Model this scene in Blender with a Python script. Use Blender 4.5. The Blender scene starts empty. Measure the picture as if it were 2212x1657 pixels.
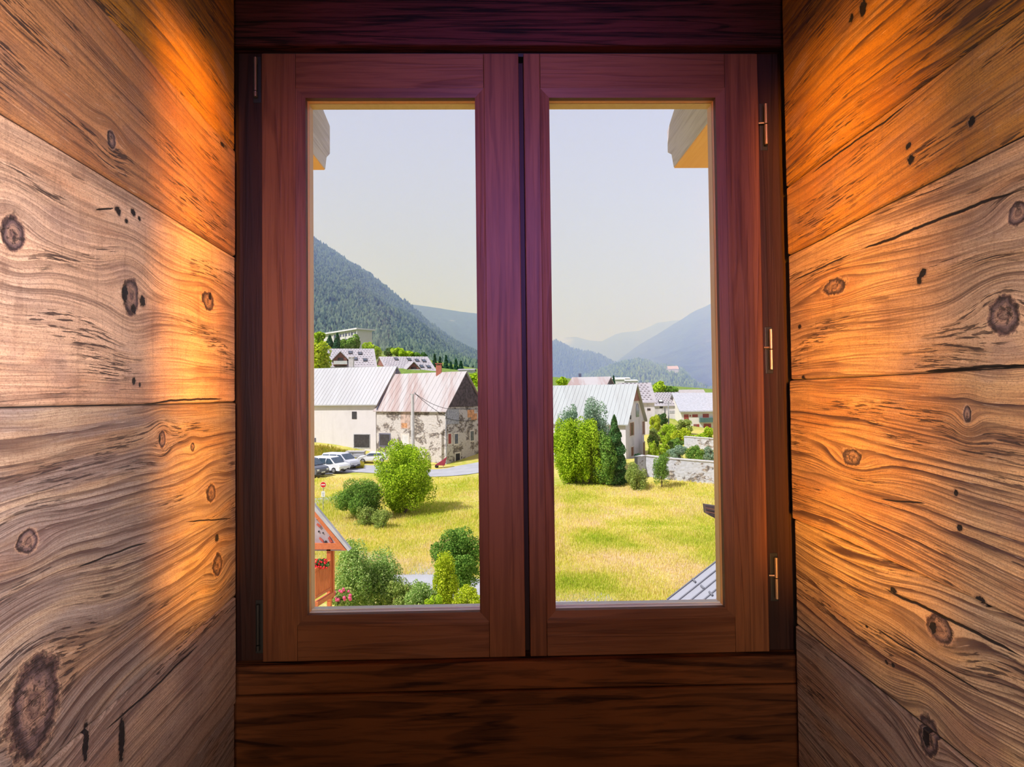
import bpy, math, random
import numpy as np
random.seed(5)
RNG = np.random.default_rng(11)
SC = bpy.context.scene
COL = SC.collection

# ------------------------------------------------------------------ camera
F = 1229.0
CAM = np.array([0.0, 0.0, 1.55])
YAW, PITCH, ROLL = [math.radians(a) for a in (1.147, 1.215, -0.657)]
def _rz(a): return np.array([[math.cos(a), -math.sin(a), 0], [math.sin(a), math.cos(a), 0], [0, 0, 1]])
def _rx(a): return np.array([[1, 0, 0], [0, math.cos(a), -math.sin(a)], [0, math.sin(a), math.cos(a)]])
RM = _rz(-YAW) @ _rx(math.pi / 2 + PITCH) @ _rz(ROLL)
cd = bpy.data.cameras.new('camera')
cam = bpy.data.objects.new('camera', cd)
COL.objects.link(cam)
from mathutils import Matrix, Vector
M4 = Matrix([list(RM[0]) + [0], list(RM[1]) + [0], list(RM[2]) + [CAM[2]], [0, 0, 0, 1]])
cam.matrix_world = M4
cd.sensor_width = 36.0
cd.sensor_fit = 'HORIZONTAL'
cd.lens = 36.0 * F / 2212.0
cd.clip_start = 0.02
cd.clip_end = 30000
SC.camera = cam

def ray(px, py):
    return RM @ np.array([(px - 1106) / F, -(py - 828.5) / F, -1.0])
def at(px, py, Y):
    d = ray(px, py)
    return CAM + d * (Y / d[1])
def on_plane(P0, n, px, py):
    d = ray(px, py)
    return CAM + d * (np.dot(np.asarray(P0) - CAM, n) / np.dot(d, n))
def proj(p):
    q = RM.T @ (np.asarray(p) - CAM)
    return 1106 + F * q[0] / -q[2], 828.5 - F * q[1] / -q[2]

# ------------------------------------------------------------------ look, sky, sun
SC.view_settings.view_transform = 'Standard'
SC.view_settings.look = 'None'
SC.view_settings.exposure = 0.0
SC.view_settings.gamma = 1.0
SC.cycles.use_denoising = True
SC.cycles.max_bounces = 5
SC.cycles.diffuse_bounces = 3
SC.cycles.glossy_bounces = 2
SC.cycles.caustics_reflective = False
SC.cycles.caustics_refractive = False
SC.cycles.use_adaptive_sampling = True
SC.cycles.adaptive_threshold = 0.03
SC.cycles.transparent_max_bounces = 24
SC.cycles.volume_bounces = 1

w = bpy.data.worlds.new('sky')
SC.world = w
w.use_nodes = True
wn, wl = w.node_tree.nodes, w.node_tree.links
wn.clear()
wo = wn.new('ShaderNodeOutputWorld'); wb = wn.new('ShaderNodeBackground')
wt = wn.new('ShaderNodeTexCoord'); wsx = wn.new('ShaderNodeSeparateXYZ'); wr = wn.new('ShaderNodeValToRGB')
wl.new(wt.outputs['Generated'], wsx.inputs[0]); wl.new(wsx.outputs['Z'], wr.inputs[0])
wr.color_ramp.elements[0].position = 0.0; wr.color_ramp.elements[0].color = (0.60, 0.60, 0.86, 1)
wr.color_ramp.elements[1].position = 0.5; wr.color_ramp.elements[1].color = (0.52, 0.52, 0.68, 1)
wl.new(wr.outputs[0], wb.inputs[0]); wb.inputs[1].default_value = 1.0
wl.new(wb.outputs[0], wo.inputs[0])

def light(name, kind, loc, target, energy, color, **kw):
    l = bpy.data.lights.new(name, kind)
    l.energy = energy; l.color = color
    for k, v in kw.items(): setattr(l, k, v)
    o = bpy.data.objects.new(name, l); COL.objects.link(o)
    o.location = loc
    o.rotation_euler = (Vector(target) - Vector(loc)).to_track_quat('-Z', 'Y').to_euler()
    return o
light('sun', 'SUN', (0, 0, 60), (0.56 * 60, 0.34 * 60, 60 - 0.80 * 60), 5.3, (1.0, 0.975, 0.965), angle=0.01)
# unseen fill lights added behind the camera, not lamps of the room
light('added_fill_left', 'AREA', (0.03, -0.16, 1.62), (-0.45, 0.27, 1.60), 7.0, (1.0, 0.79, 0.72), shape='RECTANGLE', size=0.08, size_y=0.35, spread=math.radians(74))
light('added_fill_right', 'AREA', (0.045, -0.20, 1.58), (0.54, 0.27, 1.50), 4.2, (1.0, 0.78, 0.64), shape='RECTANGLE', size=0.08, size_y=0.35, spread=math.radians(74))
light('added_fill_back', 'AREA', (0.045, -1.20, 1.32), (0.05, 1.1, 1.30), 11.0, (1.0, 0.72, 0.44), shape='RECTANGLE', size=0.12, size_y=0.5)
light('added_glow_left', 'AREA', (0.04, -0.30, 1.70), (-0.49, .93, 1.66), 1.8, (1.0, 0.35, 0.0), shape='RECTANGLE', size=0.02, size_y=0.9, spread=math.radians(5))  # narrow beams added to lay an orange glow on the walls by the window
light('added_glow_right', 'AREA', (0.04, -0.34, 1.70), (0.55, 0.92, 1.66), 2.7, (1.0, 0.36, 0.0), shape='RECTANGLE', size=0.02, size_y=0.9, spread=math.radians(10))
light('added_violet_fill', 'AREA', (0.045, -0.9, 2.20), (0.05, 1.1, 1.84), 3.0, (0.42, 0.24, 1.0), shape='RECTANGLE', size=0.14, size_y=0.3, spread=math.radians(38))  # added violet fill for the purple sheen on the upper sashes

# ------------------------------------------------------------------ node helper
class G:
    def __init__(s, name):
        s.m = bpy.data.materials.new(name); s.m.use_nodes = True
        s.t = s.m.node_tree; s.n = s.t.nodes; s.l = s.t.links; s.n.clear()
        s.out = s.n.new('ShaderNodeOutputMaterial')
    def _in(s, sock, v):
        if v is None: return
        if isinstance(v, bpy.types.NodeSocket): s.l.new(v, sock)
        elif isinstance(v, (tuple, list)):
            v = tuple(v)
            if len(sock.default_value) == 4 and len(v) == 3: v = v + (1,)
            sock.default_value = v
        else: sock.default_value = v
    def coord(s, which='Object'):
        return s.n.new('ShaderNodeTexCoord').outputs[which]
    def attr(s, name, out='Fac'):
        a = s.n.new('ShaderNodeAttribute'); a.attribute_name = name; return a.outputs[out]
    def xyz(s, v):
        a = s.n.new('ShaderNodeSeparateXYZ'); s._in(a.inputs[0], v); return a.outputs
    def vec(s, x, y, z=0.0):
        a = s.n.new('ShaderNodeCombineXYZ')
        for i, q in enumerate((x, y, z)): s._in(a.inputs[i], q)
        return a.outputs[0]
    def map(s, v, scale=(1, 1, 1), loc=(0, 0, 0), rot=(0, 0, 0)):
        a = s.n.new('ShaderNodeMapping'); s._in(a.inputs['Vector'], v)
        a.inputs['Scale'].default_value = scale; s._in(a.inputs['Location'], loc); a.inputs['Rotation'].default_value = rot
        return a.outputs[0]
    def noise(s, v, scale=1.0, detail=2.0, rough=0.5, dist=0.0):
        a = s.n.new('ShaderNodeTexNoise'); s._in(a.inputs['Vector'], v)
        a.inputs['Scale'].default_value = scale; a.inputs['Detail'].default_value = detail
        a.inputs['Roughness'].default_value = rough; a.inputs['Distortion'].default_value = dist
        return a.outputs[0]
    def voro(s, v, scale=1.0, out='Distance'):
        a = s.n.new('ShaderNodeTexVoronoi'); s._in(a.inputs['Vector'], v); a.inputs['Scale'].default_value = scale
        return a.outputs[out]
    def math(s, op, a, b=None, c=None, clamp=False):
        m = s.n.new('ShaderNodeMath'); m.operation = op; m.use_clamp = clamp
        s._in(m.inputs[0], a); s._in(m.inputs[1], b)
        if c is not None: s._in(m.inputs[2], c)
        return m.outputs[0]
    def step(s, v, lo, hi, a=0.0, b=1.0):
        m = s.n.new('ShaderNodeMapRange'); m.interpolation_type = 'SMOOTHSTEP'
        s._in(m.inputs[0], v); m.inputs[1].default_value = lo; m.inputs[2].default_value = hi
        m.inputs[3].default_value = a; m.inputs[4].default_value = b
        return m.outputs[0]
    def mix(s, f, a, b, mode='MIX'):
        m = s.n.new('ShaderNodeMix'); m.data_type = 'RGBA'; m.blend_type = mode
        s._in(m.inputs[0], f); s._in(m.inputs[6], a); s._in(m.inputs[7], b)
        return m.outputs[2]
    def ramp(s, v, stops):
        r = s.n.new('ShaderNodeValToRGB'); s._in(r.inputs[0], v)
        e = r.color_ramp.elements
        while len(e) < len(stops): e.new(0.5)
        for i, (p, c) in enumerate(stops):
            e[i].position = p; e[i].color = tuple(c) + (1,)
        return r.outputs[0]
    def rand(s): return s.n.new('ShaderNodeObjectInfo').outputs['Random']
    def island(s): return s.n.new('ShaderNodeNewGeometry').outputs['Random Per Island']
    def bsdf(s, col, rough=0.6, metal=0.0, bump=None, bs=0.3, bd=0.01, spec=None, coat=None, sub=None):
        b = s.n.new('ShaderNodeBsdfPrincipled')
        s._in(b.inputs['Base Color'], col); s._in(b.inputs['Roughness'], rough); s._in(b.inputs['Metallic'], metal)
        if spec is not None: b.inputs['Specular IOR Level'].default_value = spec
        if coat: b.inputs['Coat Weight'].default_value = coat; b.inputs['Coat Roughness'].default_value = 0.25
        if bump is not None:
            k = s.n.new('ShaderNodeBump'); k.inputs['Strength'].default_value = bs; k.inputs['Distance'].default_value = bd
            s._in(k.inputs['Height'], bump); s.l.new(k.outputs[0], b.inputs['Normal'])
        s.l.new(b.outputs[0], s.out.inputs[0])
        return s.m
def srgb(r, g, b, k=1.0):
    def f(c):
        c /= 255.0
        return (c / 12.92 if c <= 0.04045 else ((c + 0.055) / 1.055) ** 2.4) * k
    return (f(r), f(g), f(b))
def flat(name, c, rough=0.6, var=0.12, scale=3.0, metal=0.0, spec=None):
    g = G(name); n = g.noise(g.coord(), scale, 4)
    lo = tuple(x * (1 - var) for x in c); hi = tuple(min(1, x * (1 + var)) for x in c)
    return g.bsdf(g.ramp(n, [(0.35, lo), (0.65, hi)]), rough, metal, spec=spec)

# ------------------------------------------------------------------ mesh helpers
WL = {}
class MB:
    def __init__(s): s.v = []; s.f = []; s.smooth = False
    def add(s, vs, fs):
        b = len(s.v); s.v += [tuple(float(c) for c in p) for p in vs]; s.f += [tuple(i + b for i in f) for f in fs]; return s
    def box(s, x0, y0, z0, x1, y1, z1):
        vs = [(x, y, z) for z in (z0, z1) for y in (y0, y1) for x in (x0, x1)]
        return s.add(vs, [(0, 2, 3, 1), (4, 5, 7, 6), (0, 1, 5, 4), (2, 6, 7, 3), (0, 4, 6, 2), (1, 3, 7, 5)])
    def obox(s, P, a, b, c):            # corner and three edge vectors
        P, a, b, c = map(np.asarray, (P, a, b, c))
        vs = [P + i * a + j * b + k * c for k in (0, 1) for j in (0, 1) for i in (0, 1)]
        fs = [(0, 2, 3, 1), (4, 5, 7, 6), (0, 1, 5, 4), (2, 6, 7, 3), (0, 4, 6, 2), (1, 3, 7, 5)]
        if np.dot(np.cross(a, b), c) < 0: fs = [f[::-1] for f in fs]
        return s.add(vs, fs)
    def slab(s, poly, d):               # polygon swept by vector d
        poly = [np.asarray(p, float) for p in poly]; d = np.asarray(d, float); n = len(poly)
        vs = poly + [p + d for p in poly]
        nrm = np.cross(poly[1] - poly[0], poly[2] - poly[1])
        fs = [tuple(range(n))[::-1], tuple(range(n, 2 * n))] + [(i, (i + 1) % n, n + (i + 1) % n, n + i) for i in range(n)]
        if np.dot(nrm, d) < 0: fs = [f[::-1] for f in fs]
        return s.add(vs, fs)
    def tube(s, p, q, r, r2=None, n=8, caps=True):
        p, q = np.asarray(p, float), np.asarray(q, float); r2 = r if r2 is None else r2
        d = (q - p) / (np.linalg.norm(q - p) + 1e-9)
        a = np.cross(d, (0, 0, 1) if abs(d[2]) < .9 else (1, 0, 0)); a /= np.linalg.norm(a); b = np.cross(d, a)
        vs = []
        for c, rr in ((p, r), (q, r2)):
            for i in range(n):
                t = 2 * math.pi * i / n; vs.append(c + rr * (math.cos(t) * a + math.sin(t) * b))
        fs = [(i, (i + 1) % n, n + (i + 1) % n, n + i) for i in range(n)]
        if caps: fs += [tuple(range(n))[::-1], tuple(range(n, 2 * n))]
        return s.add(vs, fs)
    def path(s, pts, r, n=6):
        for a, b in zip(pts[:-1], pts[1:]): s.tube(a, b, r, n=n)
        return s
    def ball(s, c, r, n=8, m=6, sq=(1, 1, 1)):
        vs = [(c[0], c[1], c[2] + r * sq[2])]
        for j in range(1, m):
            ph = math.pi * j / m
            for i in range(n):
                t = 2 * math.pi * i / n
                vs.append((c[0] + r * sq[0] * math.sin(ph) * math.cos(t), c[1] + r * sq[1] * math.sin(ph) * math.sin(t), c[2] + r * sq[2] * math.cos(ph)))
        vs.append((c[0], c[1], c[2] - r * sq[2])); L = len(vs) - 1
        fs = [(0, 1 + i, 1 + (i + 1) % n) for i in range(n)]
        for j in range(m - 2):
            for i in range(n):
                a = 1 + j * n + i; b = 1 + j * n + (i + 1) % n; fs.append((a, a + n, b + n, b))
        fs += [(L, 1 + (m - 2) * n + (i + 1) % n, 1 + (m - 2) * n + i) for i in range(n)]
        return s.add(vs, fs)
    def build(s, name, m, parent=None, bevel=0, smooth=False):
        me = bpy.data.meshes.new(name)
        off = WL.get(parent.name, np.zeros(3)) if parent else np.zeros(3)
        me.from_pydata([tuple(np.asarray(p) - off) for p in s.v], [], s.f)
        me.materials.append(m); me.update()
        if smooth: me.polygons.foreach_set('use_smooth', [True] * len(me.polygons))
        o = bpy.data.objects.new(name, me); COL.objects.link(o)
        if parent: o.parent = parent; WL[o.name] = off
        else: WL[o.name] = np.zeros(3)
        if bevel:
            b = o.modifiers.new('bevel', 'BEVEL'); b.width = bevel; b.segments = 2; b.limit_method = 'ANGLE'
        return o
def tag(o, label=None, cat=None, group=None, kind=None):
    if label: o['label'] = label
    if cat: o['category'] = cat
    if group: o['group'] = group
    if kind: o['kind'] = kind
    return o
def empty(name, loc=(0, 0, 0)):
    o = bpy.data.objects.new(name, None); COL.objects.link(o); o.location = tuple(loc); o.empty_display_size = 0.2
    WL[o.name] = np.asarray(loc, float); return o
def copy_tree(o, parent=None):
    c = o.copy(); COL.objects.link(c); c.parent = parent
    WL[c.name] = WL.get(o.name, np.zeros(3))
    for ch in list(o.children): copy_tree(ch, c)
    return c
def np_mesh(name, V, Fq, m, parent=None, attrs=None, smooth=False):
    """V (n,3) array, Fq (m,k) array of equal-size faces"""
    off = WL.get(parent.name, np.zeros(3)) if parent else np.zeros(3)
    V = np.asarray(V, np.float32) - off.astype(np.float32)
    k = Fq.shape[1]; me = bpy.data.meshes.new(name)
    me.vertices.add(len(V)); me.vertices.foreach_set('co', V.ravel())
    me.loops.add(Fq.size); me.loops.foreach_set('vertex_index', Fq.astype(np.int32).ravel())
    me.polygons.add(len(Fq)); me.polygons.foreach_set('loop_start', np.arange(0, Fq.size, k, dtype=np.int32))
    if smooth: me.polygons.foreach_set('use_smooth', np.ones(len(Fq), bool))
    me.update(calc_edges=True)
    for an, av in (attrs or {}).items():
        if av.ndim == 1:
            a = me.attributes.new(an, 'FLOAT', 'POINT'); a.data.foreach_set('value', av.astype(np.float32))
        else:
            a = me.attributes.new(an, 'FLOAT_COLOR', 'POINT')
            a.data.foreach_set('color', np.c_[av, np.ones(len(av))].astype(np.float32).ravel())
    me.materials.append(m)
    o = bpy.data.objects.new(name, me); COL.objects.link(o)
    if parent: o.parent = parent
    WL[o.name] = off
    return o
def vnoise(x, y, seed=0):
    """smooth 2-D value noise 0..1"""
    x = np.asarray(x, float); y = np.asarray(y, float)
    xi = np.floor(x); yi = np.floor(y); fx = x - xi; fy = y - yi
    fx = fx * fx * (3 - 2 * fx); fy = fy * fy * (3 - 2 * fy)
    def h(a, b):
        t = np.sin(a * 127.1 + b * 311.7 + seed * 74.7) * 43758.5453
        return t - np.floor(t)
    return (h(xi, yi) * (1 - fx) + h(xi + 1, yi) * fx) * (1 - fy) + (h(xi, yi + 1) * (1 - fx) + h(xi + 1, yi + 1) * fx) * fy
def fbm(x, y, seed=0, o=4):
    r = 0; a = 0.5
    for i in range(o): r = r + a * vnoise(x * 2 ** i, y * 2 ** i, seed + i); a *= 0.5
    return r

# ================================================================== THE ROOM
def wood(name, light_c, dark_c, axis, rough=0.45, cross=38.0, along=1.6, bs=0.25, coat=None, amount=1.0, spec=.35):
    """wood with long streaks running along one axis"""
    g = G(name); c = g.coord(); r = g.rand()
    o = g.vec(g.math('MULTIPLY', r, 13.0), g.math('MULTIPLY', r, 7.0), g.math('MULTIPLY', r, 5.0))
    sc = {'X': (along, cross, cross), 'Z': (cross, cross, along), 'Y': (cross, along, cross)}[axis]
    v = g.map(c, sc, o)
    warp = g.noise(g.map(c, tuple(a * .16 for a in sc), o), 1.0, 1)
    big = g.noise(v, 0.55, 2, .5, 1.2); fine = g.noise(v, 3.2, 3, .6, .4)
    rings = g.math('SINE', g.math('ADD', g.math('MULTIPLY', big, 26.0), g.math('MULTIPLY', warp, 30.0)))
    rr = g.step(rings, 0.2, 1.0)
    f = g.math('ADD', g.math('MULTIPLY', rr, 0.45 * amount), g.math('MULTIPLY', g.step(fine, .42, .68), 0.45 * amount), clamp=True)
    col = g.mix(f, light_c, dark_c)
    tone = g.noise(g.map(c, (3, 3, 3), o), 1, 2)
    col = g.mix(g.step(tone, .35, .7, 0, .35), col, dark_c)
    return g.bsdf(col, rough, bump=f, bs=bs, bd=0.002, coat=coat, spec=spec)
M_SASH_V = wood('varnished_larch_upright', (0.145, 0.055, 0.022), (0.062, 0.019, 0.008), 'Z', .55, spec=.22)
M_SASH_H = wood('varnished_larch_level', (0.140, 0.054, 0.022), (0.062, 0.019, 0.008), 'X', .55, spec=.22)
M_FRAME = wood('dark_frame_wood', (0.026, 0.009, 0.007), (0.010, 0.004, 0.004), 'Z', .6, spec=.2)
M_REBATE = wood('natural_rebate_wood', (0.85, 0.42, 0.14), (0.70, 0.28, 0.06), 'Z', .45, amount=.5)
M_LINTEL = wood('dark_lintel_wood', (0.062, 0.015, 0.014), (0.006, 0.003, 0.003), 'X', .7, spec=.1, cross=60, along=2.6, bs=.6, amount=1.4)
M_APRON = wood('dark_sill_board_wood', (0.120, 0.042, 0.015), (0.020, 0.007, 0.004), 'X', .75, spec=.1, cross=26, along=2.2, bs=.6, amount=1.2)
M_GAPSHADE = flat('painted_gap_shade', (.006, .005, .006), .8)  # near-black colour stands in for shade inside the wall gaps
M_BLACK = flat('black_rubber_and_gap_shade', (0.008, 0.008, 0.009), .7)
M_STEEL = flat('brushed_hinge_metal', (0.45, 0.32, 0.22), .35, metal=.9)
M_DARKMETAL = flat('blackened_metal', (0.02, 0.02, 0.02), .5, metal=.4)

# ---- side walls: reclaimed planks
def left_x(y): return -0.4953 - 0.066 * (y - 1.1)
def right_x(y): return 0.5498 + 0.019 * (y - 1.1)
def wallhit(side, px, py):
    sl, x0 = (-0.066, -0.4953) if side == 'L' else (0.019, 0.5498)
    P = np.array([x0, 1.1, 1.5]); n = np.array([1.0, -sl, 0])
    q = on_plane(P, n, px, py)
    return q[1], q[2]
def zc(side, py):                       # height of a corner pixel
    return at(522 if side == 'L' else 1690, py, 1.1)[2]
g = G('weathered_planks')
u = g.attr('lu'); v = g.attr('lv'); gr = g.attr('gr'); kr = g.attr('kr'); hol = g.attr('hole'); crk = g.attr('crack'); cra = g.attr('crack_far')
rel = g.attr('relief'); base = g.attr('tint', 'Color'); gry = g.attr('grey'); seam = g.attr('seam'); seama = g.attr('seam_far')
def gv(a, b, off=0.0, vv=None): return g.vec(g.math('MULTIPLY', u, a), g.math('MULTIPLY', vv or gr, b), off)
def MUL(a, b): return g.math('MULTIPLY', a, b)
def ADD(a, b): return g.math('ADD', a, b)
def rings(k, wob, seed, lo, nsc):
    """sawtooth growth rings: soft early wood, abrupt dark late wood"""
    ph = ADD(MUL(gr, k), MUL(g.noise(gv(1.3, nsc, seed), 1, 3, .55), wob))
    ph = ADD(ph, MUL(g.noise(gv(26, 160, seed + 5), 1, 2, .6), .22))
    t = g.math('FRACT', ph)
    return MUL(g.step(t, lo, .93), g.step(t, 1.0, .955))
r1 = rings(62, 5.0, 0.3, .35, 16); r2 = rings(190, 9.0, 3.7, .30, 30)
fib = g.noise(gv(7, 900, 7.7), 1, 4, .7); fib2 = g.noise(gv(22, 420, 5.1), 1, 3, .65)
saw = g.noise(gv(95, 9, 9.2, v), 1, 4, .7, .6); tone = g.noise(gv(4.2, 13, 4.4), 1, 4, .6); pat = g.noise(gv(7, 11, 1.9, v), 1, 4, .6)
grain = g.noise(gv(520, 620, 1.4, v), 1, 2, .7)
dash = g.noise(gv(26, 380, 2.2), 1, 3, .6); dmask = g.step(g.noise(gv(5.5, 24, 6.6), 1, 3, .6), .50, .62)
amp1 = g.step(g.noise(gv(2.6, 30, 8.8), 1, 3, .6), .34, .64); amp2 = g.step(g.noise(gv(3.4, 26, 2.8), 1, 3, .6), .36, .62)
bandd = MUL(r1, amp1); lined = MUL(r2, amp2); dashd = MUL(g.step(dash, .54, .58), dmask)
col = base
col = g.mix(g.step(tone, .46, .68, 0, .60), col, g.mix(1.0, col, (0.66, 0.46, 0.34), 'MULTIPLY'))
col = g.mix(g.step(tone, .44, .26, 0, .75), col, g.mix(.62, base, (0.74, 0.60, 0.52)))
col = g.mix(MUL(gry, g.step(g.noise(gv(3.0, 30, 8.3), 1, 4, .6), .40, .56)), col, (0.26, 0.235, 0.25))
col = g.mix(MUL(g.step(pat, .52, .68), .45), col, (0.24, 0.17, 0.18))
col = g.mix(MUL(g.step(saw, .52, .66), g.math('SUBTRACT', 0.34, MUL(rel, .26))), col, (0.20, 0.115, 0.08))
dk = (0.060, 0.032, 0.034)
col = g.mix(MUL(bandd, ADD(.36, MUL(rel, .75))), col, dk)
col = g.mix(MUL(lined, ADD(.30, MUL(rel, .50))), col, dk)
col = g.mix(MUL(g.step(fib, .50, .64), ADD(.20, MUL(rel, .25))), col, (0.10, 0.055, 0.05))
col = g.mix(MUL(g.step(fib2, .38, .30), .35), col, (0.80, 0.66, 0.56))
col = g.mix(MUL(dashd, .9), col, (0.025, 0.018, 0.022))
col = g.mix(MUL(g.step(grain, .48, .66), .42), col, (0.12, 0.06, 0.04))
wob = g.math('SUBTRACT', g.noise(gv(48, 48, 5.5, v), 1, 5, .65), .5)
kn = ADD(kr, MUL(wob, 1.3))
ring = g.math('SINE', MUL(kn, 40.0))
kcol = g.ramp(MUL(kn, .5), [(0.0, (0.22, .15, .13)), (0.10, (0.10, .06, .06)), (0.20, (0.30, .20, .16)), (0.36, (0.13, .09, .10)), (0.46, (0.03, .02, .025)), (0.53, (0.10, .06, .06)), (0.62, (0.52, .36, .26))])
kcol = g.mix(g.step(ring, .3, 1, 0, .55), kcol, (0.06, 0.04, 0.04))
kcol = g.mix(g.step(g.noise(gv(120, 120, 3.3, v), 1, 4, .7), .52, .60, 0, .8), kcol, (0.02, 0.014, 0.016))
col = g.mix(g.step(kn, 1.45, 1.02), col, kcol)
hl = ADD(hol, MUL(g.math('SUBTRACT', g.noise(gv(150, 150, 1.5, v), 1, 3, .6), .5), 1.5))
hm = g.step(hl, 1.1, .85)
col = g.mix(g.step(hl, 1.7, 1.1, 0, .5), col, (0.10, 0.06, 0.05))
col = g.mix(hm, col, (0.008, 0.006, 0.008))
cr = g.math('ABSOLUTE', ADD(crk, MUL(g.math('SUBTRACT', g.noise(gv(38, 10, 2.5), 1, 3), .5), 2.6)))
cm = MUL(g.step(cr, 1.1, .5), g.step(cra, 5.0, 3.0))
col = g.mix(cm, col, (0.010, 0.007, 0.008))
sm = MUL(g.step(g.math('ABSOLUTE', seam), 1.2, .35), g.step(seama, 8.0, 5.0))
col = g.mix(sm, col, (0.010, 0.007, 0.007))
h = g.math('SUBTRACT', 1.0, ADD(MUL(bandd, .45), ADD(MUL(lined, .35), ADD(MUL(dashd, .5), MUL(g.step(fib, .4, .7), .25)))))
h = g.math('SUBTRACT', h, ADD(MUL(hm, 2.5), ADD(MUL(cm, 2.0), MUL(g.step(kn, 1.2, .9), .5))))
M_PLANK = g.bsdf(col, .62, bump=h, bs=.75, bd=.0020)

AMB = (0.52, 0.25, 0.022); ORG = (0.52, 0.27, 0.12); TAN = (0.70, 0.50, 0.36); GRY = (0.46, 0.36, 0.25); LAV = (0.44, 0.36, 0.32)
def make_wall(side, seams, planks, knots, holes, cracks):
    """seams: corner pixels; planks: tint, relief, grey per board from top to bottom"""
    zs = [zc(side, p) for p in seams]
    us = np.concatenate([np.linspace(-2.5, 0.38, 90)[:-1], np.linspace(0.38, 1.068, 262), [1.0686, 1.069]])
    vs = np.concatenate([np.linspace(0, 0.72, 40)[:-1], np.linspace(0.72, 2.34, 600)[:-1], np.linspace(2.34, 2.62, 12)])
    ex = np.concatenate([np.array([-.0035, -.0018, -.0008, 0, .0008, .0018, .0035]) + z for z in zs])
    vs = np.unique(np.concatenate([vs, ex]))
    U, V = np.meshgrid(us, vs, indexing='ij')
    U = U.ravel(); V = V.ravel()
    zz = np.array(zs)
    # wavy board edges
    pid = np.zeros(len(V), int)
    sd = np.full(len(V), 1.0); LV = V
    for i, z in enumerate(zs):
        zz_i = z + 0.003 * (vnoise(U * 5, U * 0, i + 40) - .5)
        pid += (V < zz_i).astype(int)
        d = V - zz_i
        sd = np.where(np.abs(d) < np.abs(sd), d, sd)
    rr = random.Random(3 if side == 'L' else 9)
    W = V + 0.070 * (fbm(U * 1.7, V * 2.4 + pid * 9.1, 5 if side == 'L' else 8, 2) - .4) + 0.010 * (fbm(U * 7, V * 12 + pid, 31, 2) - .4)
    W = W + 0.012 * np.sin(U * (5 + pid % 3) + pid * 2.1)
    kr = np.full(len(V), 3.0)
    for (px, py, ru, rv) in knots:
        ku, kv = wallhit(side, px, py)
        r2 = ((U - ku) / (ru * 3.4)) ** 2 + ((V - kv) / (rv * 2.6)) ** 2
        W = kv + (W - kv) * (1 - .80 * np.exp(-r2 * 1.1)) if False else W - (W - (kv + 0)) * .80 * np.exp(-r2 * 1.1)
        r = np.sqrt(((U - ku) / ru) ** 2 + ((V - kv) / rv) ** 2)
        kr = np.minimum(kr, r)
    hole = np.full(len(V), 3.0)
    for (px, py, ru, rv) in holes:
        ku, kv = wallhit(side, px, py)
        hole = np.minimum(hole, np.sqrt(((U - ku) / ru) ** 2 + ((V - kv) / rv) ** 2))
    crack = np.full(len(V), 9.0); cfar = np.full(len(V), 9.0)
    for (xa, ya, xb, yb, wd) in cracks:
        ua, va = wallhit(side, xa, ya); ub, vb = wallhit(side, xb, yb)
        t = (U - ua) / (ub - ua)
        line = va + (vb - va) * t + 0.004 * (vnoise(U * 14, U * 0 + 2, 7) - .5)
        tap = np.clip(np.minimum(t, 1 - t) * 5, 0.0, 1)
        dist = (V - line) / wd
        far = np.abs(dist) * .7 + (1 - tap) * 6
        near = (far < cfar) & (t > -.1) & (t < 1.1)
        crack = np.where(near, dist / np.maximum(tap, .3), crack); cfar = np.where(near, far, cfar)
    tint = np.array([p[0] for p in planks])[pid]
    relief = np.array([p[1] for p in planks])[pid]
    grey = np.array([p[2] for p in planks])[pid]
    # board thickness differences and V grooves between boards
    step_ = np.array([rr.uniform(-.0025, .0025) for _ in planks])[pid]
    groove = -.006 * np.exp(-(sd / .0016) ** 2)
    inward = step_ + groove + 0.0012 * (fbm(U * 8, V * 60, 3, 2) - .5)
    inward = np.where(U > 1.0683, -.024, inward)      # board ends turn back at the shadow gap
    s = 1 if side == 'L' else -1
    X = (left_x(U) if side == 'L' else right_x(U)) + s * inward
    P = np.c_[X, U, V]
    nu, nv = len(us), len(vs)
    idx = np.arange(nu * nv).reshape(nu, nv)
    a, b, c, d = idx[:-1, :-1].ravel(), idx[1:, :-1].ravel(), idx[1:, 1:].ravel(), idx[:-1, 1:].ravel()
    Fq = np.c_[a, b, c, d] if side == 'R' else np.c_[a, d, c, b]
    if side == 'L': Fq = Fq[:, ::-1]
    Fq = Fq if side == 'L' else Fq[:, ::-1]
    o = np_mesh('wall_left' if side == 'L' else 'wall_right', P, Fq, M_PLANK, attrs={
        'lu': U, 'gr': W + pid * 3.37, 'kr': kr, 'hole': hole, 'crack': crack, 'relief': relief.astype(float),
        'grey': grey.astype(float), 'tint': tint.astype(float), 'seam': sd * 1000.0, 'seam_far': np.abs(sd) * 1000.0, 'crack_far': cfar, 'lv': LV}, smooth=True)
    return o
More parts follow.
